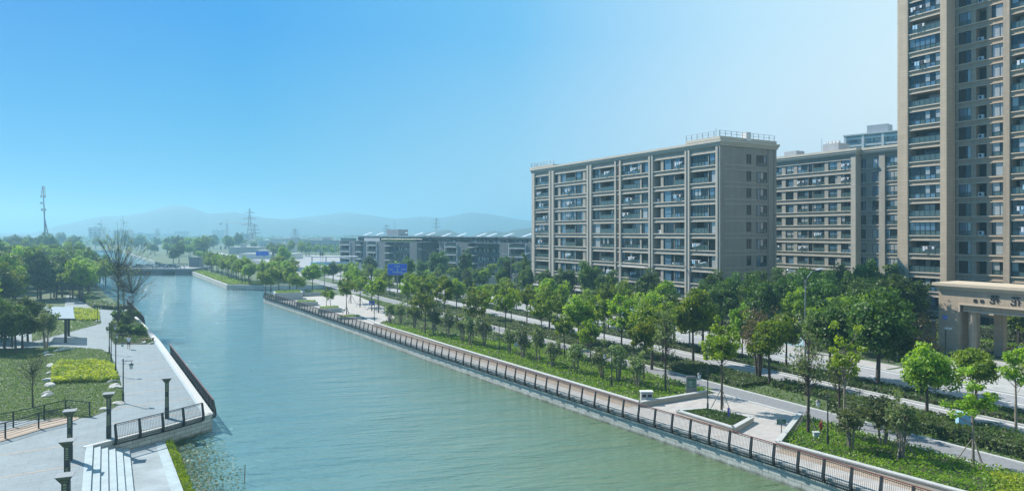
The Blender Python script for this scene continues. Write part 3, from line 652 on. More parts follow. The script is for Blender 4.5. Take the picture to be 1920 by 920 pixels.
cover('verge_grass', [(24, 209), (22, 250), (20, 290), (24, 291), (27, 250), (34, 204)], 8, .3, .2, 'cover_green', 'sunlit grass slope on the point before the bridge', 'grass', seed=11)
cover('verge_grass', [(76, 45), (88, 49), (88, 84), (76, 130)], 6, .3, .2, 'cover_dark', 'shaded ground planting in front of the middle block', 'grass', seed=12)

# ------------------------------------------------------------------ railings
PROF = [(0.0, -.38), (-.16, -.30), (-.25, -.10), (-.24, .25), (-.17, .65), (-.10, 1.12)]       # outward bow over the water
def post_mesh():
    b = MB(); w = .075
    for (o0, z0), (o1, z1), k0, k1 in zip(PROF, PROF[1:], (.15, .15, .14, .12, .09), (.15, .14, .12, .09, .06)):
        vs = [(-w, o0 - k0 / 2, z0), (w, o0 - k0 / 2, z0), (w, o0 + k0 / 2, z0), (-w, o0 + k0 / 2, z0), (-w, o1 - k1 / 2, z1), (w, o1 - k1 / 2, z1), (w, o1 + k1 / 2, z1), (-w, o1 + k1 / 2, z1)]
        b.poly(vs, [(0, 1, 5, 4), (1, 2, 6, 5), (2, 3, 7, 6), (3, 0, 4, 7), (4, 5, 6, 7), (0, 3, 2, 1)], 'dark_metal')
    return b.mesh('post')
def panel_mesh(L):
    b = MB(); n = int(L / .115)
    for i in range(1, n):
        x = L * i / n
        for (o0, z0), (o1, z1) in zip(PROF[1:], PROF[2:]):
            b.poly([(x - .009, o0, z0), (x + .009, o0, z0), (x + .009, o1, z1), (x - .009, o1, z1), (x, o0 + .018, z0), (x, o1 + .018, z1)], [(0, 1, 2, 3), (1, 4, 5, 2), (4, 0, 3, 5)], 'dark_metal')
    for o, z in (PROF[2], (-.235, .2)): b.box(0, L, o - .012, o + .012, z - .015, z + .015, 'dark_metal')
    b.box(0, L, -.12, -.085, 1.02, 1.05, 'dark_metal'); b.box(0, L, -.15, -.08, -.36, -.30, 'dark_metal')
    return b.mesh('baluster_panel')
def rail_mesh(L, m):
    b = MB(); b.box(-.01, L + .01, -.135, -.065, 1.12, 1.165, m); return b.mesh('handrail')
POST, PAN, RAIL_R, RAIL_D = post_mesh(), panel_mesh(1.75), rail_mesh(1.75, 'red_rail'), rail_mesh(1.75, 'dark_metal')
def walk(pts, step):
    out = [pts[0]]; rem = step; i = 0; cur = pts[0]
    while i < len(pts) - 1:
        d = math.dist(cur, pts[i + 1])
        if d >= rem: t = rem / d; cur = (cur[0] + (pts[i + 1][0] - cur[0]) * t, cur[1] + (pts[i + 1][1] - cur[1]) * t); out.append(cur); rem = step
        else: rem -= d; cur = pts[i + 1]; i += 1
    return out
def railing(pts, label, rail, flip=False, step=1.75):
    """pts run so that the water lies on the right hand of travel after the flip"""
    t = thing('railing', label, 'railing', (0, 0, 0)); W = walk(pts, step)
    for i, p in enumerate(W):
        q = W[i + 1] if i + 1 < len(W) else None; r = W[i - 1] if q is None else p
        a = math.atan2((q or p)[1] - r[1], (q or p)[0] - r[0])
        link('post', POST, t, (p[0], p[1], 0), a)
        if q: link('baluster_panel', PAN, t, (p[0], p[1], 0), a); link('handrail', rail, t, (p[0], p[1], 0), a)
    return t
# profile bows to local -y: travelling towards -Y on the right bank puts local -y at -X (river)
rp = [(interp(R_SHORE, y), y) for y in (164, 160, 150, 142, 130, 120, 107, 94, 79, 68, 56, 50, 44, 40, 36, 32, 28, 24, 20, 16, 12)]
railing(rp, 'long black bowed railing with a red top rail along the right bank', RAIL_R)
railing([(-1.2, 56.3), (2.1, 58.1), (5.7, 60.4)], 'short black bowed railing above the shaded wall and steps', RAIL_D)
railing([(5.7, 60.4), (4.6, 80), (3.75, 95)], 'black bowed railing running along the left promenade edge', RAIL_R)
railing([G(268, 606), G(252, 587), G(236, 570)], 'farther stretch of railing beyond the island bed', RAIL_R)

# ------------------------------------------------------------------ left bank: promenade, steps, terrace, beds
WEST = [(-2.2, 30), (-2.55, 50), (-2.9, 55.3)]
lp = [(-30, 25), (-2.0, 25), (-2.55, 50), (-2.95, 55.3), (-1.0, 56.6), (2.1, 58.4), (5.3, 60.6), (4.2, 80), (2.8, 104), (.6, 131), (-1.8, 154), G(170, 556), G(125, 553), G(118, 590), G(-20, 600), G(-20, 640), (-30, 100)]
g = MB(); g.prism(lp, None, -.012, 'paving_left'); struct('promenade', g)
g = MB()
for k in range(9):       # darker stone bands across the walk
    y = 46 + k * 5.2; x1 = 5.0 - max(0, (y - 60)) * .045 if y > 60 else -2.9; x0 = -11.5 if y < 60 else -1.5
    g.obox((x0, y - .5), (x1, y + .2), .16, -.012, -.006, 'paving_tan')
struct('paving_bands', g)
g = MB()
for p in ((243, 709), (272, 764), (230, 700), (248, 690)):
    x, y = G(*p); g.box(x - .3, x + .3, y - .3, y + .3, -.01, .003, 'granite')
struct('drain_covers', g)
g = MB(); edge = [(5.15, 60.9), (4.05, 80), (2.65, 104), (.45, 131)]
for a, b in zip(edge, edge[1:]): g.obox(a, b, .35, -.01, .012, 'pale_granite')
struct('promenade_border', g)
def steps():
    t = thing('stone_steps', 'pale stone steps leading down to the landing by the water', 'steps', (0, 0, 0))
    n = 6; tread = .44
    for i in range(n):
        b = MB(); z1 = .02 - i * .165; off = i * tread
        p = [(-2.9 + off, 55.3 + off * .55 - .02), (-2.9 + off + tread - .006, 55.3 + (off + tread) * .55 - .02), (-2.1 + off + tread, 30), (-2.1 + off, 30)]
        b.prism(p, -1.4, z1, 'pale_granite'); b.build('step', t)
    return t
steps()
g = MB(); g.prism([(-2.9 + 2.65, 56.7), (2.0, 57.9), (2.1, 57.3), (2.5, 50), (3.0, 40), (3.2, 25), (.5, 25)], -2.2, -.98, 'landing_stone'); struct('landing', g)
g = MB(); g.prism([(1.45, 57.6), (2.1, 57.4), (2.5, 50), (3.0, 40), (3.2, 25), (2.5, 25), (2.3, 40), (1.85, 50)], None, -.972, 'pale_granite'); struct('landing_border', g)
# lawn, beds
lawn = [G(-30, 790), G(168, 782), G(205, 768), G(228, 755), G(232, 742), G(222, 700), G(206, 662), G(190, 655), G(120, 650), G(85, 650), G(60, 654), G(-60, 652)]
cover('lawn_grass', lawn, 110, .11, .06, 'grass_leaf', 'rough green lawn on the left bank beside the promenade', 'grass', seed=21, base='lawn_soil')
yb = [G(96, 720), G(222, 716), G(215, 690), G(190, 682), G(120, 680), G(98, 692)]
cover('yellow_flower_bed', yb, 170, .75, .10, 'cover_yellow', 'bright yellow green leafy bed in the middle of the left lawn', 'flower bed', seed=22)
yb2 = [G(138, 602), G(186, 602), G(186, 583), G(140, 580)]
cover('yellow_flower_bed', yb2, 50, .7, .13, 'cover_yellow', 'smaller yellow green bed behind the canopy', 'flower bed', seed=23)
cover('lawn_grass', [G(60, 640), G(120, 625), G(190, 606), G(185, 580), G(140, 577), G(60, 595)], 16, .15, .12, 'grass_leaf', 'grass patch behind and under the canopy', 'grass', seed=24, base='lawn_soil')
isl = [G(206, 634), G(205, 610), G(215, 594), G(245, 592), G(268, 612), G(288, 645), G(214, 645)]
cover('island_bed_cover', isl, 40, .4, .12, 'cover_dark', 'dark green planting in the island bed under the bare trees', 'ground cover', seed=25)
for p, s in (((222, 600), 1.3), ((246, 600), 1.4), ((226, 630), 1.2), ((250, 628), 1.3), ((262, 630), 1.1), ((212, 622), 1.0), ((236, 612), 1.1)):
    tree('bush', *G(*p), s, 'clipped round dark bush in the island bed', 'round bushes in the island bed', cat='bush')
hp = [G(112, 551), G(140, 551), G(160, 557), G(176, 569), G(190, 577), G(232, 580)]
for a, b in zip(hp, hp[1:]):
    pass
def hedge_path(pts, w, h, label, seed):
    t = thing('hedge', label, 'hedge', (pts[0][0], pts[0][1], 0)); rs = np.random.RandomState(seed); cen = []; b = MB(); o = pts[0]
    for a, c in zip(pts, pts[1:]):
        l = math.dist(a, c); n = int(l * 90); u = rs.rand(n); k = rs.uniform(-1, 1, n); nx, ny = -(c[1] - a[1]) / l, (c[0] - a[0]) / l
        cen.append(np.column_stack([a[0] - o[0] + (c[0] - a[0]) * u + nx * k * w / 2, a[1] - o[1] + (c[1] - a[1]) * u + ny * k * w / 2, h * rs.uniform(.2, 1.05, n)]))
        b.obox((a[0] - o[0], a[1] - o[1]), (c[0] - o[0], c[1] - o[1]), w - .3, 0, h - .15, 'soil')
    cen = np.concatenate(cen); link('foliage', leaves_mesh('hedge_foliage', cen, np.tile([0, 0, 1.], (len(cen), 1)), .16, 'leaf_dark', seed), t); b.build('inner_growth', t)
hedge_path(hp, 3.0, .9, 'curving dark hedge round the far end of the left promenade', 31)
# rocks
rock_spots = [(96, 686), (94, 700), (92, 714), (94, 723), (87, 737), (90, 742), (212, 716), (222, 727), (197, 768), (222, 757), (86, 662), (92, 667), (183, 603), (120, 604), (108, 658), (118, 656), (132, 655), (200, 660), (270, 643), (284, 644), (216, 725)]
def rock(seed, s):
    r = random.Random(seed); import bmesh
    bm = bmesh.new(); bmesh.ops.create_icosphere(bm, subdivisions=3, radius=1)
    ks = [(Vector((r.gauss(0, 1), r.gauss(0, 1), r.gauss(0, 1))).normalized(), r.uniform(.6, .9)) for _ in range(9)]
    for v in bm.verts:
        for d, k in ks:
            q = v.co.dot(d)
            if q > k: v.co -= d * (q - k)
        v.co = Vector((v.co.x * s * 1.3, v.co.y * s * .85, v.co.z * s * .5 + s * .12))
    me = bpy.data.meshes.new('boulder'); bm.to_mesh(me); bm.free(); me.materials.append(M['rock']); return me
RK = [rock(i, 1) for i in range(5)]
for i, p in enumerate(rock_spots):
    x, y = G(*p); s = rnd.uniform(.35, .6); o = link('boulder', RK[i % 5], None, (x, y, 0), rnd.uniform(0, 3), s); tag(o, 'pale flat boulder lying in the grass of the left bank', 'boulder', 'boulders on the left bank lawns')
# ramp fences
def ramp_fence(pts, label):
    t = thing('metal_fence', label, 'fence', (0, 0, 0)); P = [Vector((*G(*p), 0)) for p in pts]
    for p in P:
        b = MB(); b.box(p.x - .05, p.x + .05, p.y - .05, p.y + .05, 0, 1.15, 'dark_metal'); b.build('post', t)
    for z, r in ((1.17, .04), (.98, .016), (.82, .016), (.66, .016), (.5, .016), (.34, .016), (.18, .016)):
        b = MB(); b.tube([p + Vector((0, 0, z)) for p in P], r, 'dark_metal', 5); b.build('rail', t)
ramp_fence([(-40, 834), (10, 822), (72.5, 803), (130, 790)], 'nearer dark metal fence of the ramp in the lower left corner')
ramp_fence([(-40, 812), (25, 800), (83, 786), (123, 776), (168, 780)], 'farther dark metal fence of the ramp ending in a bend')
g = MB(); g.prism([G(-40, 838), G(10, 825), G(74, 806), G(130, 792), G(150, 783), G(123, 779), G(83, 789), G(-40, 818)], None, .03, 'paving_tan'); struct('ramp', g)
# ornate column lamps
def column_lamp():
    t = thing('column_lamp', '', 'lamp post', (0, 0, 0), group=None)
    b = MB(); b.box(-.15, .15, -.15, .15, 0, .9, 'lamp_metal'); b.build('base', t); b = MB(); b.box(-.13, .13, -.13, .13, 1.75, 2.15, 'lamp_metal'); b.build('collar', t)
    b = MB()
    for sx in (-1, 1):
        for sy in (-1, 1): b.box(sx * .11 - .025, sx * .11 + .025, sy * .11 - .025, sy * .11 + .025, .9, 2.85, 'lamp_metal')
    for k in range(16):
        z = .98 + k * .115
        if 1.7 < z < 2.15: continue
        b.box(-.095, .095, -.115, -.10, z, z + .03, 'lamp_metal'); b.box(-.095, .095, .10, .115, z, z + .03, 'lamp_metal'); b.box(-.115, -.10, -.095, .095, z, z + .03, 'lamp_metal'); b.box(.10, .115, -.095, .095, z, z + .03, 'lamp_metal')
    b.build('shaft', t)
    b = MB(); b.box(-.085, .085, -.085, .085, .9, 2.85, 'lattice'); b.build('light_panel', t)
    b = MB(); lo, hi = .11, .32
    b.poly([(-lo, -lo, 2.85), (lo, -lo, 2.85), (lo, lo, 2.85), (-lo, lo, 2.85), (-hi, -hi, 3.22), (hi, -hi, 3.22), (hi, hi, 3.22), (-hi, hi, 3.22)], [(0, 1, 5, 4), (1, 2, 6, 5), (2, 3, 7, 6), (3, 0, 4, 7), (0, 3, 2, 1)], 'lattice_dark')
    for sx, sy in ((-1, -1), (1, -1), (1, 1), (-1, 1)):
        b.tube([(sx * lo, sy * lo, 2.85), (sx * (hi + .01), sy * (hi + .01), 3.24)], .022, 'lamp_metal', 4)
    for f in (-.33, .33):
        for q in ((f, -1), (f, 1), (-1, f), (1, f)): b.tube([(q[0] * lo, q[1] * lo, 2.85), (q[0] * (hi + .01), q[1] * (hi + .01), 3.24)], .016, 'lamp_metal', 4)
    b.tube([(-.24, -.24, 3.05), (.24, -.24, 3.05), (.24, .24, 3.05), (-.24, .24, 3.05), (-.24, -.24, 3.05)], .014, 'lamp_metal', 4)
    o = b.build('lamp_shade', t); b = MB(); b.box(-.38, .38, -.38, .38, 3.24, 3.27, 'cap_metal'); b.build('cap', o)
    return t
cl = column_lamp()
for i, (p, l) in enumerate((((131, 861), 'square lattice column lamp casting its shadow toward the stone steps'), ((204, 820), 'square lattice column lamp left of the short railing'), ((313, 783), 'square lattice column lamp behind the short railing on the promenade corner'), ((126, 932), 'square lattice column lamp in front of another one at the lower left'), ((122, 1015), 'square lattice column lamp of which only the flared top shows at the bottom edge'))):
    o = cl if i == 0 else copy_tree(cl); x, y = G(*p); spot(o, (x, y, 0), -.12, 1, l)
def lantern():
    t = thing('lantern_post', '', 'lamp post', (0, 0, 0)); b = MB(); b.tube([(0, 0, 0), (0, 0, .9), (0, 0, .95), (0, 0, 3.9)], [.09, .08, .055, .045], 'lamp_metal', 8); b.tube([(0, 0, .0), (0, 0, .12)], .14, 'lamp_metal', 8); b.build('post', t)
    b = MB(); b.tube([(-.15, 0, 3.72), (.85, 0, 3.72)], .028, 'lamp_metal', 5); b.tube([(0, 0, 3.4), (.3, 0, 3.7)], .016, 'lamp_metal', 4); b.tube([(.72, 0, 3.72), (.72, 0, 3.5)], .016, 'lamp_metal', 4); b.build('arm', t)
    b = MB(); b.tube([(.72, 0, 3.52), (.72, 0, 3.38), (.72, 0, 3.36)], [.05, .20, .21], 'lamp_metal', 8); b.tube([(.72, 0, 3.36), (.72, 0, 3.05), (.72, 0, 2.98)], [.17, .11, .03], 'lamp_glass', 8); b.build('lantern', t)
    return t
ln = lantern(); first = True
for p, s, rz, l in (((231, 755), 1.0, -YAW, 'black lantern post on the grass edge nearest the promenade corner'), ((217, 703), 1.0, -YAW, 'black lantern post behind the yellow green bed, second along the promenade'), ((208.5, 677), .9, -YAW, 'black lantern post third along the left promenade'), ((205, 663), 1.0, -YAW, 'black lantern post at the far end of the left lawn'), ((183, 604), .75, -YAW, 'small lantern post beside the yellow bed behind the canopy'),
                    ((1552, 838), .95, math.pi - YAW, 'black lantern post standing in the near bed beside the red flag'), ((1327, 775), .97, math.pi - YAW, 'black lantern post in the triangular planter'), ((1147, 726), .92, math.pi - YAW, 'black lantern post in the bed left of the litter bin'), ((936, 660), .9, math.pi - YAW, 'black lantern post halfway along the long bed'), ((702, 601), .85, math.pi - YAW, 'black lantern post at the far tip of the long bed')):
    o = ln if first else copy_tree(ln); first = False; x, y = G(*p); spot(o, (x, y, 0), rz, s, l)
# canopy
def canopy():
    x, y = G(123, 641); t = thing('canopy', 'flat tilted roof canopy on dark posts above its striped shadow', 'shelter', (x, y, 0), 0)
    q = [D(70, 91.2), D(140, 90.6), D(137, 97.5), D(77, 98)]; z = [3.3, 3.3, 4.1, 4.1]; q = [(a - x, c - y, zz) for (a, c), zz in zip(q, z)]
    L4 = lambda u, v: tuple((q[0][k] * (1 - u) + q[1][k] * u) * (1 - v) + (q[3][k] * (1 - u) + q[2][k] * u) * v for k in range(3))
    for u, v in ((.76, .04), (.86, .9)):
        p = L4(u, v); b = MB(); b.box(p[0] - .15, p[0] + .15, p[1] - .15, p[1] + .15, 0, p[2] - .1, 'dark_metal'); b.build('post', t)
    for v in (.04, .9): b = MB(); b.tube([L4(0, v)[:2] + (L4(0, v)[2] - .12,), L4(1, v)[:2] + (L4(1, v)[2] - .12,)], .11, 'dark_metal', 4); b.build('beam', t)
    b = MB(); n = 34
    for i in range(n):
        v0, v1 = i / n, (i + .72) / n; P4 = [L4(0, v0), L4(1, v0), L4(1, v1), L4(0, v1)]
        b.poly([(a, c, e) for a, c, e in P4] + [(a, c, e + .06) for a, c, e in P4], [(3, 2, 1, 0), (4, 5, 6, 7), (0, 1, 5, 4), (1, 2, 6, 5), (2, 3, 7, 6), (3, 0, 4, 7)], 'lamp_glass')
    for u in (.01, .35, .68, .99): b.tube([tuple(L4(u, 0)), tuple(L4(u, 1))], .04, 'grey_metal', 4)
    b.build('roof', t); return t
canopy()
# island bed bench / seats
def bench(p, rz, label, s=1):
    x, y = G(*p); t = thing('bench', label, 'bench', (x, y, 0), rz); b = MB()
    for k in range(4): b.box(-.8 * s, .8 * s, -.22 + k * .12, -.13 + k * .12, .42, .46, 'wood')
    b.build('seat', t)
    for sx in (-.6, .6): b = MB(); b.box(sx * s - .04, sx * s + .04, -.2, .22, 0, .42, 'dark_metal'); b.build('leg', t)
bench((278, 640), .3, 'small dark bench at the river side of the island bed'); bench((657, 594), 0, 'dark bench beside the low flat planter')
bench((555, 548), .2, 'dark bench between the planters near the end of the railing')

# ------------------------------------------------------------------ person
def person():
    x, y = G(241.5, 654.5); t = thing('person', 'person in a pale shirt and dark shorts walking away on the left promenade', 'person', (x, y, 0), -.1)
    def skin(name, verts, edges, rad, m, root=0, sub=2):
        me = bpy.data.meshes.new(name); me.from_pydata(verts, edges, []); me.materials.append(M[m]); o = link(name, me, t, (0, 0, 0))
        sk = o.modifiers.new('skin', 'SKIN'); sk.use_smooth_shade = True; o.modifiers.new('sub', 'SUBSURF').levels = sub
        for i, r in enumerate(rad): me.skin_vertices[0].data[i].radius = (r, r); me.skin_vertices[0].data[i].use_root = (i == root)
        return o
    V = [(0, 0, .93), (0, 0, 1.12), (0, .01, 1.32), (0, .01, 1.46), (0, .0, 1.56), (0, .01, 1.66),           # 0 pelvis .. 5 head
         (.09, 0, .88), (.10, .10, .50), (.10, .02, .09), (.10, .14, .04), (-.09, 0, .88), (-.10, -.03, .50), (-.10, -.16, .11), (-.10, -.04, .05),
         (.19, 0, 1.40), (.25, -.04, 1.14), (.25, .06, .92), (.25, .09, .83), (-.19, 0, 1.40), (-.25, .04, 1.14), (-.25, .12, .94), (-.25, .16, .86)]
    Eg = [(0, 1), (1, 2), (2, 3), (3, 4), (4, 5), (0, 6), (6, 7), (7, 8), (8, 9), (0, 10), (10, 11), (11, 12), (12, 13), (2, 14), (14, 15), (15, 16), (16, 17), (2, 18), (18, 19), (19, 20), (20, 21)]
    skin('body', V, Eg, [.12, .12, .14, .06, .07, .095, .08, .055, .035, .035, .08, .055, .035, .035, .055, .04, .03, .03, .055, .04, .03, .03], 'skin')
    skin('shirt', [V[0], V[1], V[2], (0, .01, 1.42), V[14], (.235, -.03, 1.22), V[18], (-.235, .03, 1.22)], [(0, 1), (1, 2), (2, 3), (2, 4), (4, 5), (2, 6), (6, 7)], [.155, .15, .165, .09, .07, .06, .07, .06], 'shirt')
    skin('shorts', [(0, 0, .95), (.09, 0, .86), (.10, .085, .58), (-.09, 0, .86), (-.10, -.025, .58)], [(0, 1), (1, 2), (0, 3), (3, 4)], [.15, .10, .08, .10, .08], 'shorts')
    skin('hair', [(0, -.01, 1.68), (0, -.015, 1.74)], [(0, 1)], [.10, .08], 'hair')
person()

# ------------------------------------------------------------------ small things on the right bank
def bin_unit():
    x, y = G(1212, 756); t = thing('litter_bin', 'twin opening stone litter bin beside the corner of the long bed', 'litter bin', (x, y, 0), -YAW)
    b = MB(); b.box(-.5, .5, -.25, .25, 0, .95, 'coping'); b.build('body', t)
    b = MB(); b.box(-.56, .56, -.31, .31, 1.0, 1.12, 'white_wall'); b.box(-.4, .4, -.2, .2, .95, 1.0, 'dark_metal'); b.build('lid', t)
    for s in (-1, 1):
        b = MB(); b.box(s * .24 - .17, s * .24 + .17, -.27, -.252, .62, .86, 'black'); b.build('opening', t); b = MB(); b.box(s * .24 - .18, s * .24 + .18, -.262, -.252, .08, .54, 'white_wall'); b.build('door', t)
bin_unit()
def slab():
    x, y = G(1296, 741); t = thing('information_slab', 'dark upright information slab at the end of the long bed', 'sign', (x, y, 0), -YAW)
    b = MB(); b.box(-.48, .48, -.11, .11, 0, 1.75, 'granite'); b.box(-.4, .4, -.14, .14, 1.75, 1.82, 'granite'); b.box(-.55, .55, -.2, .2, 0, .1, 'coping'); b.build('slab', t)
    b = MB(); b.box(-.38, .38, -.125, -.113, .75, 1.6, 'green_board')
    for k in range(6): b.box(-.28, .1 + .15 * math.sin(k * 2), -.13, -.1255, .85 + k * .1, .875 + k * .1, 'lamp_glass')
    b.build('panel', t)
slab()
def board(p, w, h, z, m, label, rz=-YAW, postm='dark_metal', marks=False):
    x, y = G(*p); t = thing('signboard', label, 'sign', (x, y, 0), rz); b = MB(); b.tube([(0, 0, 0), (0, 0, z + .05)], .03, postm, 6); b.build('post', t)
    b = MB(); b.box(-w/2, w/2, -.05, -.01, z, z + h, m); b.box(-w/2 - .02, w/2 + .02, -.008, .012, z - .02, z + h + .02, 'dark_metal')
    if marks:
        for k in range(3): b.box(-w/2 + .08, w/2 - .08 - .1 * k, -.056, -.051, z + .06 + k * .09, z + .085 + k * .09, 'lamp_glass')
    b.build('panel', t)
board((1465, 819), .62, .3, 1.0, 'green_board', 'small dark green signboard at the tip of the near bed', marks=True)
board((1366, 790), .12, .9, .2, 'purple', 'narrow purple marker post beside the triangular planter')
board((697, 580), 1.0, .8, .9, 'blue_sign', 'small bright blue board beside the far young trees', postm='grey_metal')
def flag():
    x, y = G(1541, 812); t = thing('red_flag', 'small red flag drooping on a stick in the near bed', 'flag', (x, y, .3)); b = MB(); b.tube([(0, 0, -.3), (.05, 0, .75)], .012, 'wood', 5); b.build('stick', t)
    b = MB(); vs = []; n = 5
    for i in range(n + 1):
        for j in range(4): vs.append((.05 - .30 * i / n * (1 - .2 * j / 3), .06 * math.sin(i * 1.6 + j * .8), .72 - .2 * j - .24 * (i / n)))
    b.poly(vs, [(i * 4 + j, i * 4 + j + 1, i * 4 + j + 5, i * 4 + j + 4) for i in range(n) for j in range(3)], 'red'); o = b.build('cloth', t, smooth=True); o.modifiers.new('thick', 'SOLIDIFY').thickness = .01
flag()
def box_thing(name, p, w, dpt, h, m, label, cat, z0=.0, rz=-YAW):
    x, y = G(*p); t = thing(name, label, cat, (x, y, z0), rz); b = MB(); b.box(-w/2, w/2, -dpt/2, dpt/2, .08, h, m); b.build('body', t)
    b = MB(); b.box(-w/2 - .04, w/2 + .04, -dpt/2 - .04, dpt/2 + .04, h, h + .06, m); b.build('lid', t); b = MB(); b.box(-w/2 - .05, w/2 + .05, -dpt/2 - .05, dpt/2 + .05, 0, .08, 'concrete'); b.build('plinth', t)
    b = MB(); b.box(-w/2 + .06, -.02, -dpt/2 - .015, -dpt/2 - .003, .14, h - .06, m); b.box(.02, w/2 - .06, -dpt/2 - .015, -dpt/2 - .003, .14, h - .06, m); b.build('door', t); return t
box_thing('electrical_cabinet', (1806, 812), .85, .5, 1.55, 'pale_blue', 'pale blue electrical cabinet rising behind the clipped hedge', 'cabinet', rz=-YAW - .15)
box_thing('utility_box', (1530, 823), .38, .25, .5, 'lamp_glass', 'small pale utility box in the near bed', 'box')
box_thing('utility_box', (972, 652), 1.1, .8, 2.0, 'white_wall', 'white utility box beside the cycle path under the trees', 'box')

# poster wall beyond the second road
def poster_wall(y0, y1, label):
    t = thing('poster_wall', label, 'wall', (72.6, y1, 0), -math.pi / 2); L = y1 - y0; b = MB(); b.box(0, L, 0, .25, 0, 2.5, 'white_wall'); b.box(-.1, L + .1, -.08, .33, 2.5, 2.65, 'coping'); b.build('wall', t)
    n = int(L // 4)
    for k in range(n): b = MB(); b.box(k * 4 + .3, k * 4 + 3.7, -.03, -.003, .8, 2.2, 'poster'); b.build('poster', t)
poster_wall(54, 62, 'low white wall with blue green poster panels right of the lamp post'); poster_wall(70, 90, 'low white wall with posters below the ground floor of the middle block')

# ------------------------------------------------------------------ street lamps
def street_lamp():
    t = thing('street_lamp', '', 'street lamp', (0, 0, 0)); b = MB(); b.tube([(0, 0, 0), (0, 0, 10.0)], [.11, .06], 'grey_metal', 8); b.box(-.25, .25, -.25, .25, 0, .25, 'grey_metal'); b.build('pole', t)
    for s in (-1, 1):
        b = MB(); b.tube([(0, 0, 9.4), (s * .35, 0, 10.3), (s * 1.1, 0, 10.85), (s * 2.0, 0, 11.0)], [.045, .04, .035, .03], 'grey_metal', 6); b.build('arm', t)
        b = MB(); b.poly([(s * 1.9, -.14, 10.95), (s * 1.9, .14, 10.95), (s * 2.9, .11, 11.1), (s * 2.9, -.11, 11.1), (s * 1.9, -.12, 11.07), (s * 1.9, .12, 11.07), (s * 2.85, .08, 11.2), (s * 2.85, -.08, 11.2)], [(0, 1, 2, 3), (4, 7, 6, 5), (0, 4, 5, 1), (1, 5, 6, 2), (2, 6, 7, 3), (3, 7, 4, 0)], 'lamp_glass'); b.build('lamp_head', t)
    return t
sl = street_lamp()
for i, (px, l) in enumerate(((1510, 'double armed street lamp in front of the rear apartment block'), (1293, 'double armed street lamp in front of the right end of the middle block'), (1160, 'double armed street lamp in front of the pipe shaft of the middle block'), (968, 'double armed street lamp left of the middle block before the low block'), (806, 'double armed street lamp right of the blue road sign'))):
    o = sl if i == 0 else copy_tree(sl); spot(o, (62.0, YX(px, 62.0), 0), 0, 1, l)
for px, d in ((878, 190), (958, 165), (575, 420), (720, 300)):
    o = copy_tree(sl); x, y = D(px, d); spot(o, (x, y, 0), -.4, 1, 'distant double armed street lamp beyond the near rows of trees'); o['group'] = 'distant street lamps'

# ------------------------------------------------------------------ apartment blocks (local frame: x along the street face, y into the building)
WIN = {}; PANE = {}
def win_mesh(w, h, kind, var):
    key = (round(w, 2), round(h, 2), kind, var)
    if key in WIN: return WIN[key]
    r = random.Random(str(key)); b = MB(); f = .07
    b.box(0, w, 0, .08, 0, f, 'dark_metal'); b.box(0, w, 0, .08, h - f, h, 'dark_metal'); b.box(0, f, 0, .08, f, h - f, 'dark_metal'); b.box(w - f, w, 0, .08, f, h - f, 'dark_metal')
    if kind == 'small': xs, zs = [f, w - f], [f, h - f]
    elif kind == 'grid': n = max(2, round(w / .8)); xs = [f + (w - 2 * f) * i / n for i in range(n + 1)]; zs = [f, h * .36, h - f]
    else: xs = [f, w * .3, w - f] if var % 2 else [f, w * .7, w - f]; zs = [f, h - f] if var < 2 else [f, h * .34, h - f]
    for x in xs[1:-1]: b.box(x - .03, x + .03, .004, .076, f, h - f, 'dark_metal')
    for z in zs[1:-1]: b.box(f, w - f, .01, .07, z - .03, z + .03, 'dark_metal')
    for i in range(len(xs) - 1):
        for j in range(len(zs) - 1):
            q = r.random(); m = 'glass_dark' if q < .50 else 'glass_blue' if q < .76 else 'glass_curtain'
            if j == 0 and len(zs) > 2: m = 'glass_rail' if q < .75 else 'glass_blue'
            b.face([(xs[i], .05, zs[j]), (xs[i + 1], .05, zs[j]), (xs[i + 1], .05, zs[j + 1]), (xs[i], .05, zs[j + 1])], m)
    WIN[key] = b.mesh('window'); PANE[key] = b
    return WIN[key]
SPLIT = {}
def put_win(nm, w, h, kind, var, parent, loc, rz=0):
    win_mesh(w, h, kind, var); key = (round(w, 2), round(h, 2), kind, var)
    if key not in SPLIT:
        b = PANE[key]; out = []
        for glassy in (False, True):
            m = MB()
            for f, k in zip(b.f, b.m):
                if (b.mats[k] != 'dark_metal') == glassy: m.face([b.v[i] for i in f], b.mats[k])
            out.append(m.mesh('pane' if glassy else 'window'))
        SPLIT[key] = out
    o = link(nm, SPLIT[key][0], parent, loc, rz); link('pane', SPLIT[key][1], o, (0, 0, 0)); return o
BAL = {}
def bal_mesh(w):
    k = round(w, 2)
    if k in BAL: return BAL[k]
    b = MB(); b.box(0, w, 0, .05, 1.0, 1.05, 'dark_metal'); n = max(2, round(w / .9))
    for i in range(n + 1): x = (w - .05) * i / n; b.box(x, x + .05, .0, .05, 0, 1.0, 'dark_metal')
    b.face([(.05, .025, .08), (w - .05, .025, .08), (w - .05, .025, .95), (.05, .025, .95)], 'glass_rail'); BAL[k] = b.mesh('balcony_railing'); return BAL[k]
def ac_mesh():
    b = MB(); b.box(0, .85, 0, .32, .05, .65, 'ac_white'); b.tube([(.34, -.012, .35), (.34, 0, .35)], .24, 'grey_metal', 14); b.tube([(.34, -.02, .35), (.34, -.01, .35)], .18, 'black', 14); b.box(.05, .8, .05, .28, 0, .05, 'grey_metal'); return b.mesh('air_conditioner')
AC = ac_mesh()
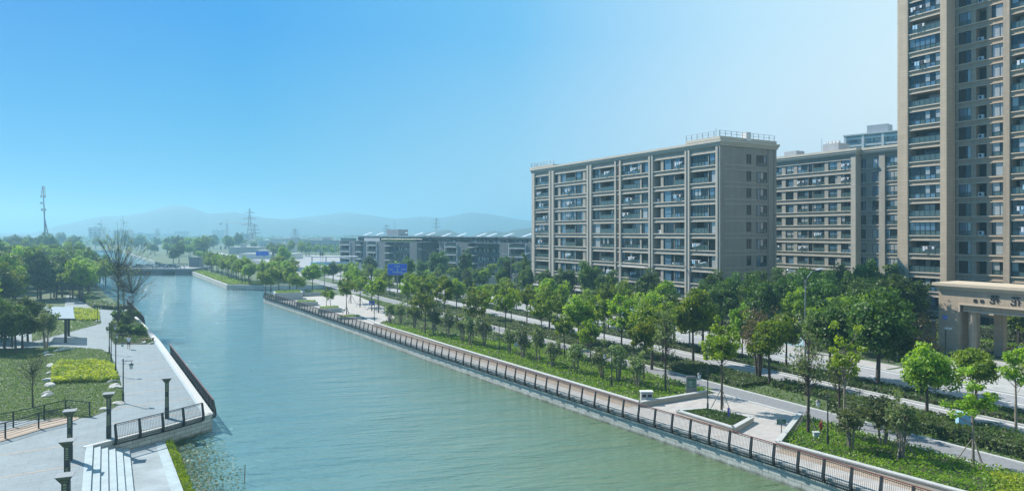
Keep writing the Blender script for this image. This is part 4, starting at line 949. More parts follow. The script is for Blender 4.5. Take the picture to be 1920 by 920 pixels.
def rack_mesh(v):
    b = MB(); r = random.Random(v); b.tube([(0, -.5, 1.0), (2.2, -.5, 1.0)], .02, 'grey_metal', 4); b.tube([(0, -.25, 1.0), (2.2, -.25, 1.0)], .02, 'grey_metal', 4)
    for x in (.1, 2.1): b.tube([(x, 0, .9), (x, -.5, 1.0)], .02, 'grey_metal', 4)
    for k in range(4): x = .25 + k * .5 + r.uniform(-.05, .05); hh = r.uniform(.3, .7); b.box(x, x + .32, -.52, -.49, .98 - hh, .98, r.choice(['shirt', 'white_wall', 'shorts', 'pale_blue', 'lamp_glass']))
    return b.mesh('drying_rack')
RACK = [rack_mesh(i) for i in range(3)]
class Cnt(dict):
    def ok(s, k, n=98): s[k] = s.get(k, 0) + 1; return s[k] <= n
def facade(t, bays, levels, top, hw=2.1, wall='stucco', side=None, x_end=None, rs=None, cnt=None, depth=1.6, base_z=0.0):
    """front face; bays = (x0, x1, kind). P proud pier, C flush pier, W window, G glazed bay, B balcony, D dark niche, N narrow window"""
    w = MB(); md = MB(); r = rs or random.Random(3); cnt = cnt if cnt is not None else Cnt(); x_a, x_b = bays[0][0], bays[-1][1]
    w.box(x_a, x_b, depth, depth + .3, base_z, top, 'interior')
    for x0, x1, k in bays:
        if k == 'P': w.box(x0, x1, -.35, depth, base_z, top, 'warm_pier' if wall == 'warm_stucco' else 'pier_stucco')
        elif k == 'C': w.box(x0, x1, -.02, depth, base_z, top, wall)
    # runs of openings between proud piers carry continuous bands
    run = []
    for bay in list(bays) + [(0, 0, 'P')]:
        if bay[2] == 'P':
            if run:
                a, c = run[0][0], run[-1][1]
                for i, z in enumerate(levels):
                    w.box(a, c, -.06, depth - .002, z - (levels[1] - levels[0] - hw), z, wall)
                    md.box(a, c, -.26, -.062, z - .16, z - .005, 'moulding'); md.box(a, c, -.20, -.062, z - (levels[1] - levels[0] - hw) + .005, z - (levels[1] - levels[0] - hw) + .14, 'moulding')
                w.box(a, c, -.06, depth - .002, levels[-1] + hw, top, wall); md.box(a, c, -.2, -.062, levels[-1] + hw + .01, levels[-1] + hw + .15, 'moulding')
                if base_z < levels[0] - (levels[1] - levels[0] - hw): 
                    w.box(a, c, .5, depth - .004, base_z, levels[0] - (levels[1] - levels[0] - hw), 'interior')
                run = []
        else: run.append(bay)
    for i, (x0, x1, k) in enumerate(bays):
        if k in 'PC': continue
        if i and bays[i - 1][2] not in 'PC': w.box(x0 - .06, x0 + .06, .02, depth - .004, base_z, levels[-1] + hw, wall)
        for z in levels:
            wd = x1 - x0 - .14; xx = x0 + .07
            kk = k
            if k == 'B' and r.random() < .5: kk = 'G'
            if kk in 'WGN':
                nm = 'window'
                if cnt.ok(nm): put_win(nm, wd, hw, {'W': 'plain', 'G': 'grid', 'N': 'small'}[kk], r.randrange(3), t, (xx, .12 if kk != 'G' else .05, z + .003))
                else: cnt.setdefault('extra', []).append(((xx, .12, z + .003), win_mesh(wd, hw, 'plain' if kk != 'G' else 'grid', r.randrange(3))))
            elif kk == 'B':
                if cnt.ok('balcony_railing'): link('balcony_railing', bal_mesh(wd), t, (xx, -.02, z + .003))
                if cnt.ok('balcony_door'): link('balcony_door', win_mesh(wd * .6, hw - .05, 'plain', r.randrange(3)), t, (xx + (wd * .4 - .02) * r.random(), depth - .1, z + .003))
                if r.random() < .6 and cnt.ok('air_conditioner'): link('air_conditioner', AC, t, (xx + r.uniform(0, max(.1, wd - .95)), .3, z + .003))
            elif kk == 'D':
                if r.random() < .5 and cnt.ok('air_conditioner'): link('air_conditioner', AC, t, (xx + r.uniform(0, max(.01, wd - .9)), .25, z + .003))
            if kk in 'GB' and r.random() < .3 and wd > 2.3: link('drying_rack', RACK[r.randrange(3)], t, (xx + r.uniform(0, wd - 2.3), -.06, z + .2))
    w.build('wall', t); md.build('band_mouldings', t)
    return cnt
def flush_extras(t, cnt):
    ex = cnt.get('extra', [])
    if not ex: return
    vs, fs, ms, mats = [], [], [], []
    for (x, y, z), me in ex:
        b = len(vs); vs += [(v.co.x + x, v.co.y + y, v.co.z + z) for v in me.vertices]; names = [m.name for m in me.materials]
        for p in me.polygons:
            n = names[p.material_index]
            if n not in mats: mats.append(n)
            fs.append(tuple(b + i for i in p.vertices)); ms.append(mats.index(n))
    me = bpy.data.meshes.new('further_windows'); me.from_pydata(vs, [], fs)
    for n in mats: me.materials.append(bpy.data.materials[n])
    me.polygons.foreach_set('material_index', ms); o = link('further_windows', me, t, (0, 0, 0)); o['kind'] = 'stuff'
def cornice(t, x0, x1, y0, y1, z, name='cornice', steps=((.25, 0, .25), (.45, .25, .5), (.6, .5, .8))):
    b = MB()
    for o, a, c in steps: b.box(x0 - o, x1 + o, y0 - o, y1 + o, z + a, z + c, 'moulding')
    b.build(name, t)
def roof_rail(t, pts, z):
    b = MB()
    for a, c in zip(pts, pts[1:]):
        n = max(1, int(math.dist(a, c) / 1.3))
        for k in range(n + 1): q = (a[0] + (c[0] - a[0]) * k / n, a[1] + (c[1] - a[1]) * k / n); b.box(q[0] - .04, q[0] + .04, q[1] - .04, q[1] + .04, z, z + 1.0, 'grey_metal')
        b.tube([(*a, z + 1.0), (*c, z + 1.0)], .03, 'grey_metal', 4); b.tube([(*a, z + .5), (*c, z + .5)], .03, 'grey_metal', 4)
    b.build('roof_railing', t)
def main_block():
    X = 89.5; Y0 = YX(999, X); f = lambda px: Y0 - YX(px, X)
    t = thing('apartment_building', 'nine storey beige apartment block in the middle with a sunlit river front', 'building', (X, Y0, 0), -math.pi / 2)
    lv = [2.7 + 3.04 * k for k in range(9)]; W = f(1352); cnt = Cnt(); D_ = 14.2
    bays = [(0, f(1004), 'P'), (f(1004), f(1031), 'B'), (f(1031), f(1040), 'P'), (f(1040), f(1047), 'N'), (f(1047), f(1051), 'C'), (f(1051), f(1060), 'W'), (f(1060), f(1079), 'B'), (f(1079), f(1093), 'W'), (f(1093), f(1098), 'C'), (f(1098), f(1102), 'D'), (f(1102), f(1111), 'P'),
            (f(1111), f(1125), 'W'), (f(1125), f(1154), 'B'), (f(1154), f(1157), 'P'), (f(1157), f(1163), 'D'), (f(1163), f(1166), 'P'), (f(1166), f(1200), 'B'), (f(1200), f(1203), 'C'), (f(1203), f(1218), 'W'), (f(1218), f(1226), 'P'),
            (f(1226), f(1239), 'D'), (f(1239), f(1244), 'C'), (f(1244), f(1264), 'W'), (f(1264), f(1286), 'B'), (f(1286), f(1295), 'P'), (f(1295), f(1328), 'B'), (f(1328), f(1344), 'W'), (f(1344), f(1352), 'P')]
    facade(t, bays, lv, 30.3, cnt=cnt, rs=random.Random(5)); flush_extras(t, cnt)
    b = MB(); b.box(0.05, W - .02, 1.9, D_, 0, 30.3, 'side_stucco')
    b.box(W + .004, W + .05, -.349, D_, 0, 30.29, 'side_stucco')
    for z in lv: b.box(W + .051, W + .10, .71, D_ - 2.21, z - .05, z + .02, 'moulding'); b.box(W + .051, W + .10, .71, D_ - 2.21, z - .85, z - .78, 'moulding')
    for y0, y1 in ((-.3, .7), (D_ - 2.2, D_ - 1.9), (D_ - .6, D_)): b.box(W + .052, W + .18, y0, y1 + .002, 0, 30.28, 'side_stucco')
    b.build('side_wall', t)
    for z in lv[:]:
        put_win('side_window', 1.1, 1.7, 'small', 1, t, (W + .12, 6.4, z + .35), math.pi / 2)
        put_win('side_balcony', 2.6, 2.0, 'grid', int(z) % 3, t, (W + .14, 9.0, z + .05), math.pi / 2)
    b = MB(); b.box(-.2, W + .25, -.4, D_ + .2, 30.3, 30.6, 'moulding'); b.box(-.35, W + .4, -.55, D_ + .35, 30.603, 30.9, 'moulding'); b.box(-.5, W + .55, -.7, D_ + .5, 30.903, 31.3, 'moulding'); b.box(0, W, .2, D_ - .2, 31.303, 31.4, 'roof_grey'); b.build('cornice', t)
    for q in ((f(1289), W + .2, -.5, D_, 31.401, 31.9), (-.3, f(1040), -.5, D_, 31.401, 31.75)): b = MB(); b.box(*q, 'moulding'); b.build('parapet', t)
    roof_rail(t, [(f(1289), -.3), (W, -.3), (W, D_ - .4)], 31.9); roof_rail(t, [(-.1, D_ - 3), (-.1, -.3), (f(1040), -.3)], 31.75)
    b = MB(); xs = f(1157) + .1
    for k in range(70): z = .5 + k * .42; b.box(xs, f(1163) - .1, -.15, -.05, z, z + .2, 'wood')
    b.build('louvre_shaft', t)
    for px in (1035, 1106, 1222, 1290, 1349): b = MB(); b.tube([(f(px), -.42, 2), (f(px), -.42, 30.2)], .07, 'side_stucco', 5); b.build('drain_pipe', t)
    b = MB(); b.box(0, W, -1.6, -.36, 1.75, 1.95, 'coping'); b.box(f(1168), f(1218), -1.5, -.36, 8.1, 8.18, 'white_wall'); b.build('canopy_slab', t)
    b = MB()
    for k in range(9): x = 3 + k * 6.6; b.box(x, x + 3.6, .3, .4, .3, 1.7, 'glass_dark')
    b.build('shop_front', t)
    b = MB(); b.tube([(f(1320), 3, 31.9), (f(1320), 3, 34)], .04, 'grey_metal', 4); b.build('aerial', t); b = MB(); b.box(f(1345), f(1345) + 1.2, 6, 7.2, 31.4, 33, 'ac_white'); b.build('roof_equipment', t)
main_block()
def rear_block():
    X = 136.6; Y0 = YX(1440, X) + 24; f = lambda px: Y0 - YX(px, X)
    t = thing('apartment_building', 'beige apartment block partly hidden between the middle block and the tower', 'building', (X, Y0, 0), -math.pi / 2)
    lv = [1.5 + 3.05 * k for k in range(10)]; cnt = Cnt()
    bays = [(0, 22, 'C'), (22, f(1448), 'W'), (f(1448), f(1466), 'B'), (f(1466), f(1473), 'C'), (f(1473), f(1488), 'W'), (f(1488), f(1495), 'C'), (f(1495), f(1515), 'B'), (f(1515), f(1524), 'N'), (f(1524), f(1546), 'B'), (f(1546), f(1553), 'C'), (f(1553), f(1570), 'W'), (f(1570), f(1577), 'C'), (f(1577), f(1597), 'B'), (f(1597), f(1606), 'P')]
    facade(t, bays, lv, 32.0, cnt=cnt, rs=random.Random(8), hw=2.0)
    # set back wing
    W1 = f(1606); r = random.Random(4); t2 = MB()
    g2 = lambda px: Y0 - YX(px, X + 1.7)
    bays2 = [(g2(1606), g2(1624), 'W'), (g2(1624), g2(1636), 'C'), (g2(1636), g2(1650), 'W'), (g2(1650), g2(1661), 'P'), (g2(1661), g2(1700), 'B'), (g2(1700), g2(1712), 'P')]
    w = MB(); md = MB(); a, c = bays2[0][0], bays2[-1][1]; w.box(a, c, 1.72, 3.2, 0, 32, 'stucco')
    for x0, x1, k in bays2:
        if k == 'P': w.box(x0, x1, 1.3, 1.715, 0, 32, 'stucco'); continue
        if k == 'C': continue
        for z in lv: link('window' if cnt.ok('window') else 'wing_window', win_mesh(x1 - x0 - .1, 2.0, 'grid' if k == 'B' else 'plain', r.randrange(3)), t, (x0 + .05, 1.6, z))
    for z in lv: md.box(a, c, 1.5, 1.716, z - .16, z - .01, 'moulding'); md.box(a, c, 1.55, 1.716, z - .95, z - .85, 'moulding')
    w.build('wing_wall', t); md.build('wing_mouldings', t); flush_extras(t, cnt)
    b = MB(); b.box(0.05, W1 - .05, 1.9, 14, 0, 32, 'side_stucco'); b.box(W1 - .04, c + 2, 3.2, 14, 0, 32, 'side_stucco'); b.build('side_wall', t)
    b = MB()
    for o, z0, z1 in ((.2, 32, 32.4), (.4, 32.403, 32.8), (.55, 32.803, 33.3)): b.box(-o, W1 + o, -.4 - o, 14, z0, z1, 'moulding'); b.box(W1 + o + .01, c + o, 1.2 - o, 14, z0, z1, 'moulding')
    b.build('cornice', t)
    b = MB(); b.box(f(1450), f(1450) + 3.5, 4, 7, 33.3, 35, 'grey_wall'); b.box(f(1522), f(1522) + 4, 4, 8, 33.3, 35.6, 'grey_wall')
    for k in range(4): b.box(f(1525) + k * .9, f(1525) + k * .9 + .6, 4.5, 5.2, 35.6, 36.2, 'ac_white')
    b.tube([(f(1520), 4, 33.3), (f(1520), 4, 37)], .05, 'grey_metal', 4); b.build('roof_equipment', t)
rear_block()
def tower():
    X = 111.5; Y0 = YX(1685, X); f = lambda px: Y0 - YX(px, X); g2 = lambda px: Y0 - YX(px, X + 2.4)
    t = thing('apartment_tower', 'tall beige residential tower rising out of the frame at the right', 'building', (X, Y0, 0), -math.pi / 2)
    lv = [2.6 + 3.0 * k for k in range(20)]; top = 63.0; r = random.Random(12); cnt = Cnt()
    # front bays of the two proud wings
    facade(t, [(0, f(1704), 'P'), (f(1704), f(1765), 'B'), (f(1765), f(1777), 'P')], lv, top, cnt=cnt, rs=r, depth=2.2, wall='warm_stucco')
    for o in list(t.children):
        pass
    x1 = f(1777); x2 = f(1883)
    # recessed middle
    w = MB(); md = MB(); pw = .28
    opens = [(g2(1786), g2(1791), 'N'), (g2(1797), g2(1821), 'W'), (g2(1830), g2(1850), 'D'), (g2(1859), g2(1881), 'W')]; prev = x1 + .003
    for a, c, k in opens: w.box(prev, a, 2.4, 3.6, 0, top, 'warm_stucco'); prev = c
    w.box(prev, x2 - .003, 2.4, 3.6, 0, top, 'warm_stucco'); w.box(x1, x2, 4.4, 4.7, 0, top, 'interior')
    for z in lv + [lv[-1] + 3]:
        for a, c, k in opens: w.box(a + .001, c - .001, 2.41, 4.39, z - .95, z - .002, 'warm_stucco')
        md.box(x1 + .003, x2 - .003, 2.2, 2.399, z - .2, z - .01, 'warm_moulding'); md.box(x1 + .003, x2 - .003, 2.27, 2.399, z - 1.0, z - .88, 'warm_moulding')
    for z in lv:
        for a, c, k in opens:
            if k == 'D':
                if r.random() < .55: link('air_conditioner', AC, t, (a + .1, 2.7, z))
                continue
            link('window' if cnt.ok('window') else 'bay_window', win_mesh(c - a - .04, 2.05, {'N': 'small', 'W': 'plain'}[k], r.randrange(3)), t, (a + .02, 2.5, z))
    w.build('recess_wall', t); md.build('recess_mouldings', t)
    cnt2 = Cnt(); x3 = f(1895)
    w = MB(); md = MB(); w.box(x2, x3, -.35, 4.7, 0, top, 'warm_stucco'); w.box(x3, x3 + 14, 1.7, 4.7, 0, top, 'interior'); w.box(x3 + 9.5, x3 + 11, -.35, 1.7, 0, top, 'warm_stucco')
    for z in lv:
        w.box(x3 + .001, x3 + 9.5, -.06, 1.69, z - .9, z, 'warm_stucco'); md.box(x3 + .002, x3 + 9.5, -.26, -.062, z - .16, z - .01, 'warm_moulding'); md.box(x3 + .002, x3 + 9.5, -.2, -.062, z - .9, z - .78, 'warm_moulding')
        if r.random() < .45: link('balcony_railing', bal_mesh(7.5), t, (x3 + .1, .0, z)); link('balcony_door', win_mesh(4, 2.05, 'plain', r.randrange(3)), t, (x3 + .4, 1.6, z))
        else: link('glazed_balcony', win_mesh(7.5, 2.1, 'grid', r.randrange(3)), t, (x3 + .08, .1, z))
        if r.random() < .3: link('drying_rack', RACK[r.randrange(3)], t, (x3 + r.uniform(.2, 2), -.1, z + .2))
    w.build('right_wing_wall', t); md.build('right_wing_mouldings', t)
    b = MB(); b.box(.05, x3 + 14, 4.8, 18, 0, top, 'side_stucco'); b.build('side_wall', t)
    b = MB(); b.box(-.6, x3 + 14.6, -1, 18.5, top, top + 1, 'warm_moulding'); b.build('cornice', t)
    b = MB(); b.box(-.5, f(1720), -.9, -.352, 4.8, 5.1, 'coping'); b.box(-.35, f(1704) + .25, -.7, -.352, 0, 4.8, 'warm_stucco'); b.box(-.55, f(1745), -1.1, -.353, 5.103, 5.3, 'coping'); b.build('base_course', t)
    b = MB(); b.box(x1 + .3, x2 - .3, 2.2, 2.38, .2, 2.0, 'glass_dark'); b.box(x3 + .3, x3 + 9, .5, .6, .1, 1.5, 'glass_dark'); b.build('ground_floor_glazing', t)
    flush_extras(t, cnt)
tower()
def grey_tower():
    d = 285; a = D(1583, d); b_ = D(1720, d - 20); L = math.dist(a, b_); rz = math.atan2(b_[1] - a[1], b_[0] - a[0])
    t = thing('apartment_tower', 'distant blue grey tower block showing above the rear block', 'building', (*a, 0), rz); b = MB(); zt = H + (HY - 256) / F * d
    b.box(0, L, .8, 14, 0, zt, 'grey_wall')
    for k in range(20):
        z = zt - 1 - 3 * k; b.box(-.1, L, 0, .798, z - .7, z, 'white_wall')
        if k and k < 12:
            for i in range(4): link('window', win_mesh(4.5, 1.9, 'grid', (i + k) % 3), t, (1.4 + i * 7.5, .6, z + .35))
    for x in (-.1, 7, 14.6, 22, 29): b.box(x, x + .9, -.2, .9, 0, zt, 'white_wall')
    b.box(8, 16, 3, 9, zt, zt + 4, 'grey_wall'); b.box(-.4, L, -.4, 14.4, zt, zt + .5, 'white_wall'); b.box(20, 21, 2, 3, zt + .5, zt + 2.5, 'white_wall'); b.build('wall', t)
grey_tower()
# ------------------------------------------------------------------ gate
def mark(b, strokes, x, z, s, y=-.06, th=.05):
    """raised dark strokes; the sign is seen mirrored in the photograph"""
    for (x0, z0, x1, z1) in strokes:
        dx, dz = (x1 - x0) * s, (z1 - z0) * s; l = math.hypot(dx, dz) or 1; nx, nz = -dz / l * th * s, dx / l * th * s; A = (x + x0 * s, z + z0 * s); B = (x + x1 * s, z + z1 * s)
        p = [(A[0] - nx, A[1] - nz), (B[0] - nx, B[1] - nz), (B[0] + nx, B[1] + nz), (A[0] + nx, A[1] + nz)]
        b.poly([(q[0], y, q[1]) for q in p] + [(q[0], y + .058, q[1]) for q in p], [(0, 1, 2, 3), (0, 4, 5, 1), (1, 5, 6, 2), (2, 6, 7, 3), (3, 7, 4, 0)], 'black')
def gate():
    X = 88.0; Y0 = YX(1760, X); f = lambda px: Y0 - YX(px, X)
    t = thing('entrance_gate', 'monumental beige stone entrance gate with mirrored characters on its beam', 'gate', (X, Y0, 0), -math.pi / 2)
    L = 24.0; b = MB(); b.box(0, 2.35, 0, 5.0, 0, 8.0, 'warm_stucco'); b.box(2.35, L, 0, 5.0, 6.3, 8.0, 'warm_stucco'); b.box(L - 3, L, 0, 5, 0, 6.3, 'warm_stucco'); b.build('portal', t)
    b = MB(); b.box(2.7, L - 3, .35, 4.6, 5.45, 6.298, 'warm_stucco'); b.box(2.352, L - 3, -.12, -.002, 6.2, 6.36, 'warm_moulding'); b.box(2.352, 2.5, -.1, -.002, 5.3, 6.2, 'warm_moulding'); b.box(2.7, L - 3, .25, .349, 5.4, 5.55, 'warm_moulding'); b.build('lintel', t)
    b = MB()
    for o, z0, z1 in ((.15, 8.0, 8.15), (.3, 8.153, 8.4), (.55, 8.403, 8.75)): b.box(-o, L + o, -o, 5 + o, z0, z1, 'warm_moulding')
    b.build('cornice', t)
    for x in (3.5, 20): b = MB(); b.tube([(x, .9, 0), (x, .9, .3), (x, .9, .32), (x, .9, 5.3), (x, .9, 5.45)], [.62, .62, .5, .48, .56], 'warm_stucco', 20); b.build('round_column', t, smooth=False)
    for x in (4.6, 19): b = MB(); b.box(x, x + 1.0, 3.4, 4.4, 0, 5.45, 'warm_stucco'); b.build('inner_pillar', t)
    b = MB()
    YUAN = [(.05, .86, .95, .86), (.32, .98, .32, .76), (.66, .98, .66, .76), (.30, .70, .05, .35), (.30, .66, .48, .66), (.48, .66, .20, .12), (.18, .45, .32, .36), (.60, .66, .92, .66), (.90, .66, .90, .42), (.90, .42, .62, .42), (.60, .66, .60, .08), (.60, .08, .98, .08), (.98, .08, .98, .28)]
    HUA = [(.05, .86, .95, .86), (.32, .98, .32, .76), (.66, .98, .66, .76), (.34, .70, .06, .36), (.22, .5, .22, .02), (.92, .52, .56, .36), (.56, .70, .56, .06), (.56, .06, .96, .06), (.96, .06, .96, .26)]
    mir = lambda st: [(1 - a, bb, 1 - c, d) for a, bb, c, d in st]
    z0 = 6.62; s = 1.05
    mark(b, mir(YUAN), f(1856.5), z0, s); mark(b, mir(HUA), f(1895), z0, s)
    SM = [(.1, .9, .9, .9), (.9, .9, .9, .1), (.9, .1, .1, .1), (.1, .1, .1, .9), (.3, .6, .7, .6), (.5, .6, .5, .3)]
    mark(b, SM, f(1825.5), 6.62, .4, th=.08); mark(b, mir(SM), f(1838), 6.62, .4, th=.08); b.build('raised_characters', t)
    b = MB(); b.box(f(1768), f(1776), -.05, -.004, 4.25, 4.7, 'blue_sign'); b.box(f(1769), f(1775), -.056, -.051, 4.33, 4.37, 'lamp_glass')
    for k in range(3): b.box(f(1769) + k * .17, f(1769) + k * .17 + .1, -.056, -.051, 4.48, 4.6, 'lamp_glass')
    b.build('number_plate', t)
gate()
def cctv():
    t = thing('camera_post', 'security camera on a short black post before the left gate pillar', 'camera', (86.6, YX(1773, 86.6), 0), -math.pi / 2); b = MB(); b.tube([(0, 0, 0), (0, 0, 3.2)], .06, 'dark_metal', 6); b.build('post', t)
    b = MB(); b.box(-.05, .65, -.12, .12, 3.2, 3.42, 'white_wall'); b.build('camera_housing', t)
cctv()
def boundary_wall():
    Y = YX(1655, 88.6); t = thing('boundary_wall', 'cream boundary wall with pale coping left of the gate', 'wall', (88.6, Y, 0), -math.pi / 2); L = Y - YX(1758, 88.6); b = MB(); b.box(0, L - .3, 0, .3, 0, 3.7, 'warm_stucco'); b.build('wall', t); b = MB(); b.box(-.15, L - .3, -.15, .45, 3.7, 3.9, 'coping'); b.build('coping', t)
boundary_wall()
def barrier():
    t = thing('barrier_gate', 'red and white vehicle barrier behind the gate opening', 'barrier', (92.5, 41.2, 0), -math.pi / 2); b = MB(); b.box(-.15, .15, -.15, .15, 0, 1.1, 'dark_metal'); b.build('cabinet', t); b = MB()
    for k in range(8): b.box(.15 + k * .7, .85 + k * .7, -.05, .05, .85, .97, 'white_wall' if k % 2 else 'red')
    b.build('arm', t)
barrier()
def booth():
    t = thing('guard_wall', 'low white wall with a red stripe inside the gate', 'wall', (95.5, 41, 0), -math.pi / 2); b = MB(); b.box(0, 9, 0, .4, 0, .7, 'side_stucco'); b.box(-.1, 9.1, -.1, .5, .7, .85, 'white_wall'); b.build('wall', t)
booth()
# ------------------------------------------------------------------ terraced low block with solar panels
def low_block():
    A = D(640, 292); B = (112, 183); L = math.dist(A, B); rz = math.atan2(B[1] - A[1], B[0] - A[0])
    t = thing('terraced_block', 'long grey five storey block with white balcony slabs and solar panels on its flat roof', 'building', (*A, 0), rz)
    r = random.Random(2); w = MB(); sl_ = MB(); fr = MB(); D_ = 16; zt = 11.2; fl = [1.2 + 2.9 * k for k in range(4)]
    cut = L * .50
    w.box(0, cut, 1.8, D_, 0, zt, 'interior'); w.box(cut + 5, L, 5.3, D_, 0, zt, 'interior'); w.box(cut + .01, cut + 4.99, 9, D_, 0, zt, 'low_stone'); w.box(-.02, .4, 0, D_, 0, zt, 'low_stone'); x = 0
    pat = [('b', 8), ('s', 3.5), ('r', 4.5), ('n', 4.5), ('b', 7), ('s', 5.5), ('w', 6), ('g', 10), ('s', 4.5)]
    n = 0; gone = False
    while x < L - 3:
        if not gone and x > cut - 3: x = cut + 5; gone = True; n = 3
        oy = 3.5 if gone else 0
        k, wd = pat[n % len(pat)]; n += 1; wd = min(wd, (L if gone else cut) - x)
        if wd < 1: x += wd + .01; continue
        if k == 's': w.box(x + .002, x + wd, -.6 + oy, 1.8 + oy, 0, zt, 'low_stone')
        elif k == 'n': w.box(x + .002, x + wd, .3 + oy, 1.8 + oy, 0, zt, 'low_stone')
        else:
            if k == 'b':
                for q in (x + .003, x + wd - .35): fr = MB(); fr.box(q, q + .347, -.9 + oy, oy, .5, zt, 'white_wall'); fr.build('balcony_frame', t)
            for z in fl:
                put_win('window', wd - .2, 2.2, 'grid', r.randrange(3), t, (x + .1, 1.5 + oy, z + .1)); sl_ = MB()
                if k in 'br':
                    o = 1.1 if k == 'b' else .6; sl_.box(x + .36, x + wd - .36, -o + oy, 1.79 + oy, z - .35, z, 'white_wall'); link('balcony_railing', bal_mesh(wd - .8), t, (x + .4, -o + .1 + oy, z + .01))
                elif k == 'w': sl_.box(x + .3, x + 3.4, -1.0 + oy, 1.79 + oy, z - .3, z, 'white_wall')
                else: sl_.box(x + .1, x + wd, .9 + oy, 1.79 + oy, z - .25, z, 'low_stone')
                sl_.build('balcony_slab', t)
        x += wd
    w.build('wall', t)
    b = MB(); b.box(-.2, cut + .1, -.4, D_, zt + .003, zt + .3, 'bridge_dark'); b.box(cut + 4.9, L + .2, 3.1, D_, zt + .003, zt + .3, 'bridge_dark'); b.box(3, L - 8, 6.5, D_ - 1, zt + .302, 13.3, 'glass_dark')
    for k in range(int((L - 12) / 6)): b.box(4 + k * 6, 5.4 + k * 6, 6.2, 6.49, zt + .302, 13.3, 'low_stone')
    b.build('penthouse_wall', t)
    for q in ((3, cut - 6, 1.2, D_, 13.62, 13.8), (cut - 5.9, L * .8, 4.4, D_, 13.32, 13.5), (L * .8 + 1, L + .5, 5.6, D_, 12.95, 13.12)): b = MB(); b.box(*q, 'cap_metal'); b.build('flat_roof', t)
    b = MB(); b.box(0, 12, -.4, -.3, zt + .3, zt + 1.5, 'glass_rail'); b.box(18, 29, -.4, -.3, zt + .3, zt + 1.6, 'white_wall')
    b.build('parapet_panel', t); b = MB()
    for k in range(int((cut - 30) / 2.4)): b.box(30 + k * 2.4, 30.1 + k * 2.4, -.4, -.3, zt + .3, zt + 1.3, 'grey_metal')
    b.tube([(30, -.35, zt + 1.3), (cut, -.35, zt + 1.3)], .05, 'grey_metal', 4); b.build('terrace_railing', t)
    for k in range(12):
        x = 8 + k * (L - 12) / 12 + r.uniform(-2.8, 2.8); b = MB(); z0 = 13.8 if x < cut - 6 else 13.5; b.poly([(x, 7, z0 + .1), (x + 1.8, 7, z0 + .1), (x + 4.6, 9, z0 + 1.3), (x + 2.8, 9, z0 + 1.3), (x, 7, z0), (x + 1.8, 7, z0), (x + 4.6, 9, z0 + 1.2), (x + 2.8, 9, z0 + 1.2)], [(0, 1, 2, 3), (4, 7, 6, 5), (0, 4, 5, 1), (1, 5, 6, 2), (2, 6, 7, 3), (3, 7, 4, 0)], 'solar_pale')
        b.box(x + 2, x + 2.1, 8.6, 8.7, z0, z0 + .9, 'grey_metal'); b.build('solar_panel', t)
    b = MB(); b.box(25, 33, 6, 11, 13.81, 16.3, 'grey_wall'); b.build('stair_head', t); b = MB(); b.tube([(28, 8, 16.3), (28, 8, 20)], .06, 'grey_metal', 4); b.build('aerial', t)
    rs = np.random.RandomState(4); c = np.column_stack([rs.uniform(30, 50, 1800), rs.uniform(-.3, 2.5, 1800), zt + .3 + rs.uniform(0, 1.6, 1800) * rs.rand(1800)]); link('roof_planting', leaves_mesh('roof_planting', c, np.tile([0, 0, 1.], (1800, 1)), .22, 'leaf_dark', 2), t)
low_block()
# white hoardings at its foot
for i, (px, d, w_, m) in enumerate(((648, 262, 12, 'white_wall'), (690, 232, 10, 'white_wall'), (830, 190, 5, 'white_wall'), (925, 182, 14, 'grey_wall'), (955, 175, 7, 'white_wall'))):
    x, y = D(px, d); o = MB(); o.box(-w_/2, w_/2, -.1, .1, .1, 3.0, m); o.box(-w_/2 - .05, w_/2 + .05, -.15, .15, 3.0, 3.12, 'coping')
    for k in range(int(w_ // 2) + 1): o.box(-w_/2 + k * 2 - .04, -w_/2 + k * 2 + .04, .1, .2, 0, 3.0, 'grey_metal')
    tag(link('hoarding', o.mesh('hoarding'), None, (x, y, 0), -YAW * .7), ['white hoarding below the left end of the terraced block', 'white hoarding behind the trees left of the blue road sign', 'narrow white hoarding right of the blue road sign', 'long grey site wall at the right foot of the terraced block', 'short white panel wall left of the middle block'][i], 'fence')
# ------------------------------------------------------------------ blue road signs, signals, junction things
def road_sign(px, d, w, h, zc, label, group=None, pole=True, marks=True):
    x, y = D(px, d); t = thing('road_sign', label, 'road sign', (x, y, 0), -YAW, group)
    if pole: b = MB(); b.tube([(0, .2, 0), (0, .2, zc + h / 2)], .14, 'grey_metal', 8); b.build('pole', t)
    b = MB(); b.box(-w/2, w/2, 0, .1, zc - h/2, zc + h/2, 'blue_sign'); b.box(-w/2 - .08, w/2 + .08, .101, .16, zc - h/2 - .08, zc + h/2 + .08, 'lamp_glass'); b.build('panel', t)
    if marks:
        b = MB(); q = lambda x0, x1, z0, z1: b.box(x0 * w, x1 * w, -.02, -.002, zc + z0 * h, zc + z1 * h, 'lamp_glass')
        for k in range(3): q(-.14 + k * .1, -.08 + k * .1, .24, .34); q(.2 + k * .09, .26 + k * .09, -.06, .04)
        for k in range(2): q(-.4 + k * .1, -.34 + k * .1, -.06, .04)
        for k in range(3): q(.2 + k * .09, .26 + k * .09, -.42, -.32)
        q(-.015, .015, -.22, .05); q(-.04, .04, 0, .06); q(-.2, .2, -.25, -.21); q(-.26, -.18, -.28, -.18); q(.18, .26, -.28, -.18); q(-.08, .08, .16, .175); q(-.14, .14, -.34, -.31); b.build('lettering', t)
    return t
road_sign(745, 160, 4.5, 2.6, 6.2, 'large blue road direction sign above the trees in front of the low block')
for k, px in enumerate((483, 489.5, 495, 500.5)): road_sign(px, 300, 1.45, 1.7 if k % 2 else 2.1, 5.6, 'one of the small blue direction panels side by side at the junction', 'small blue panels at the junction', pole=k == 2, marks=False)
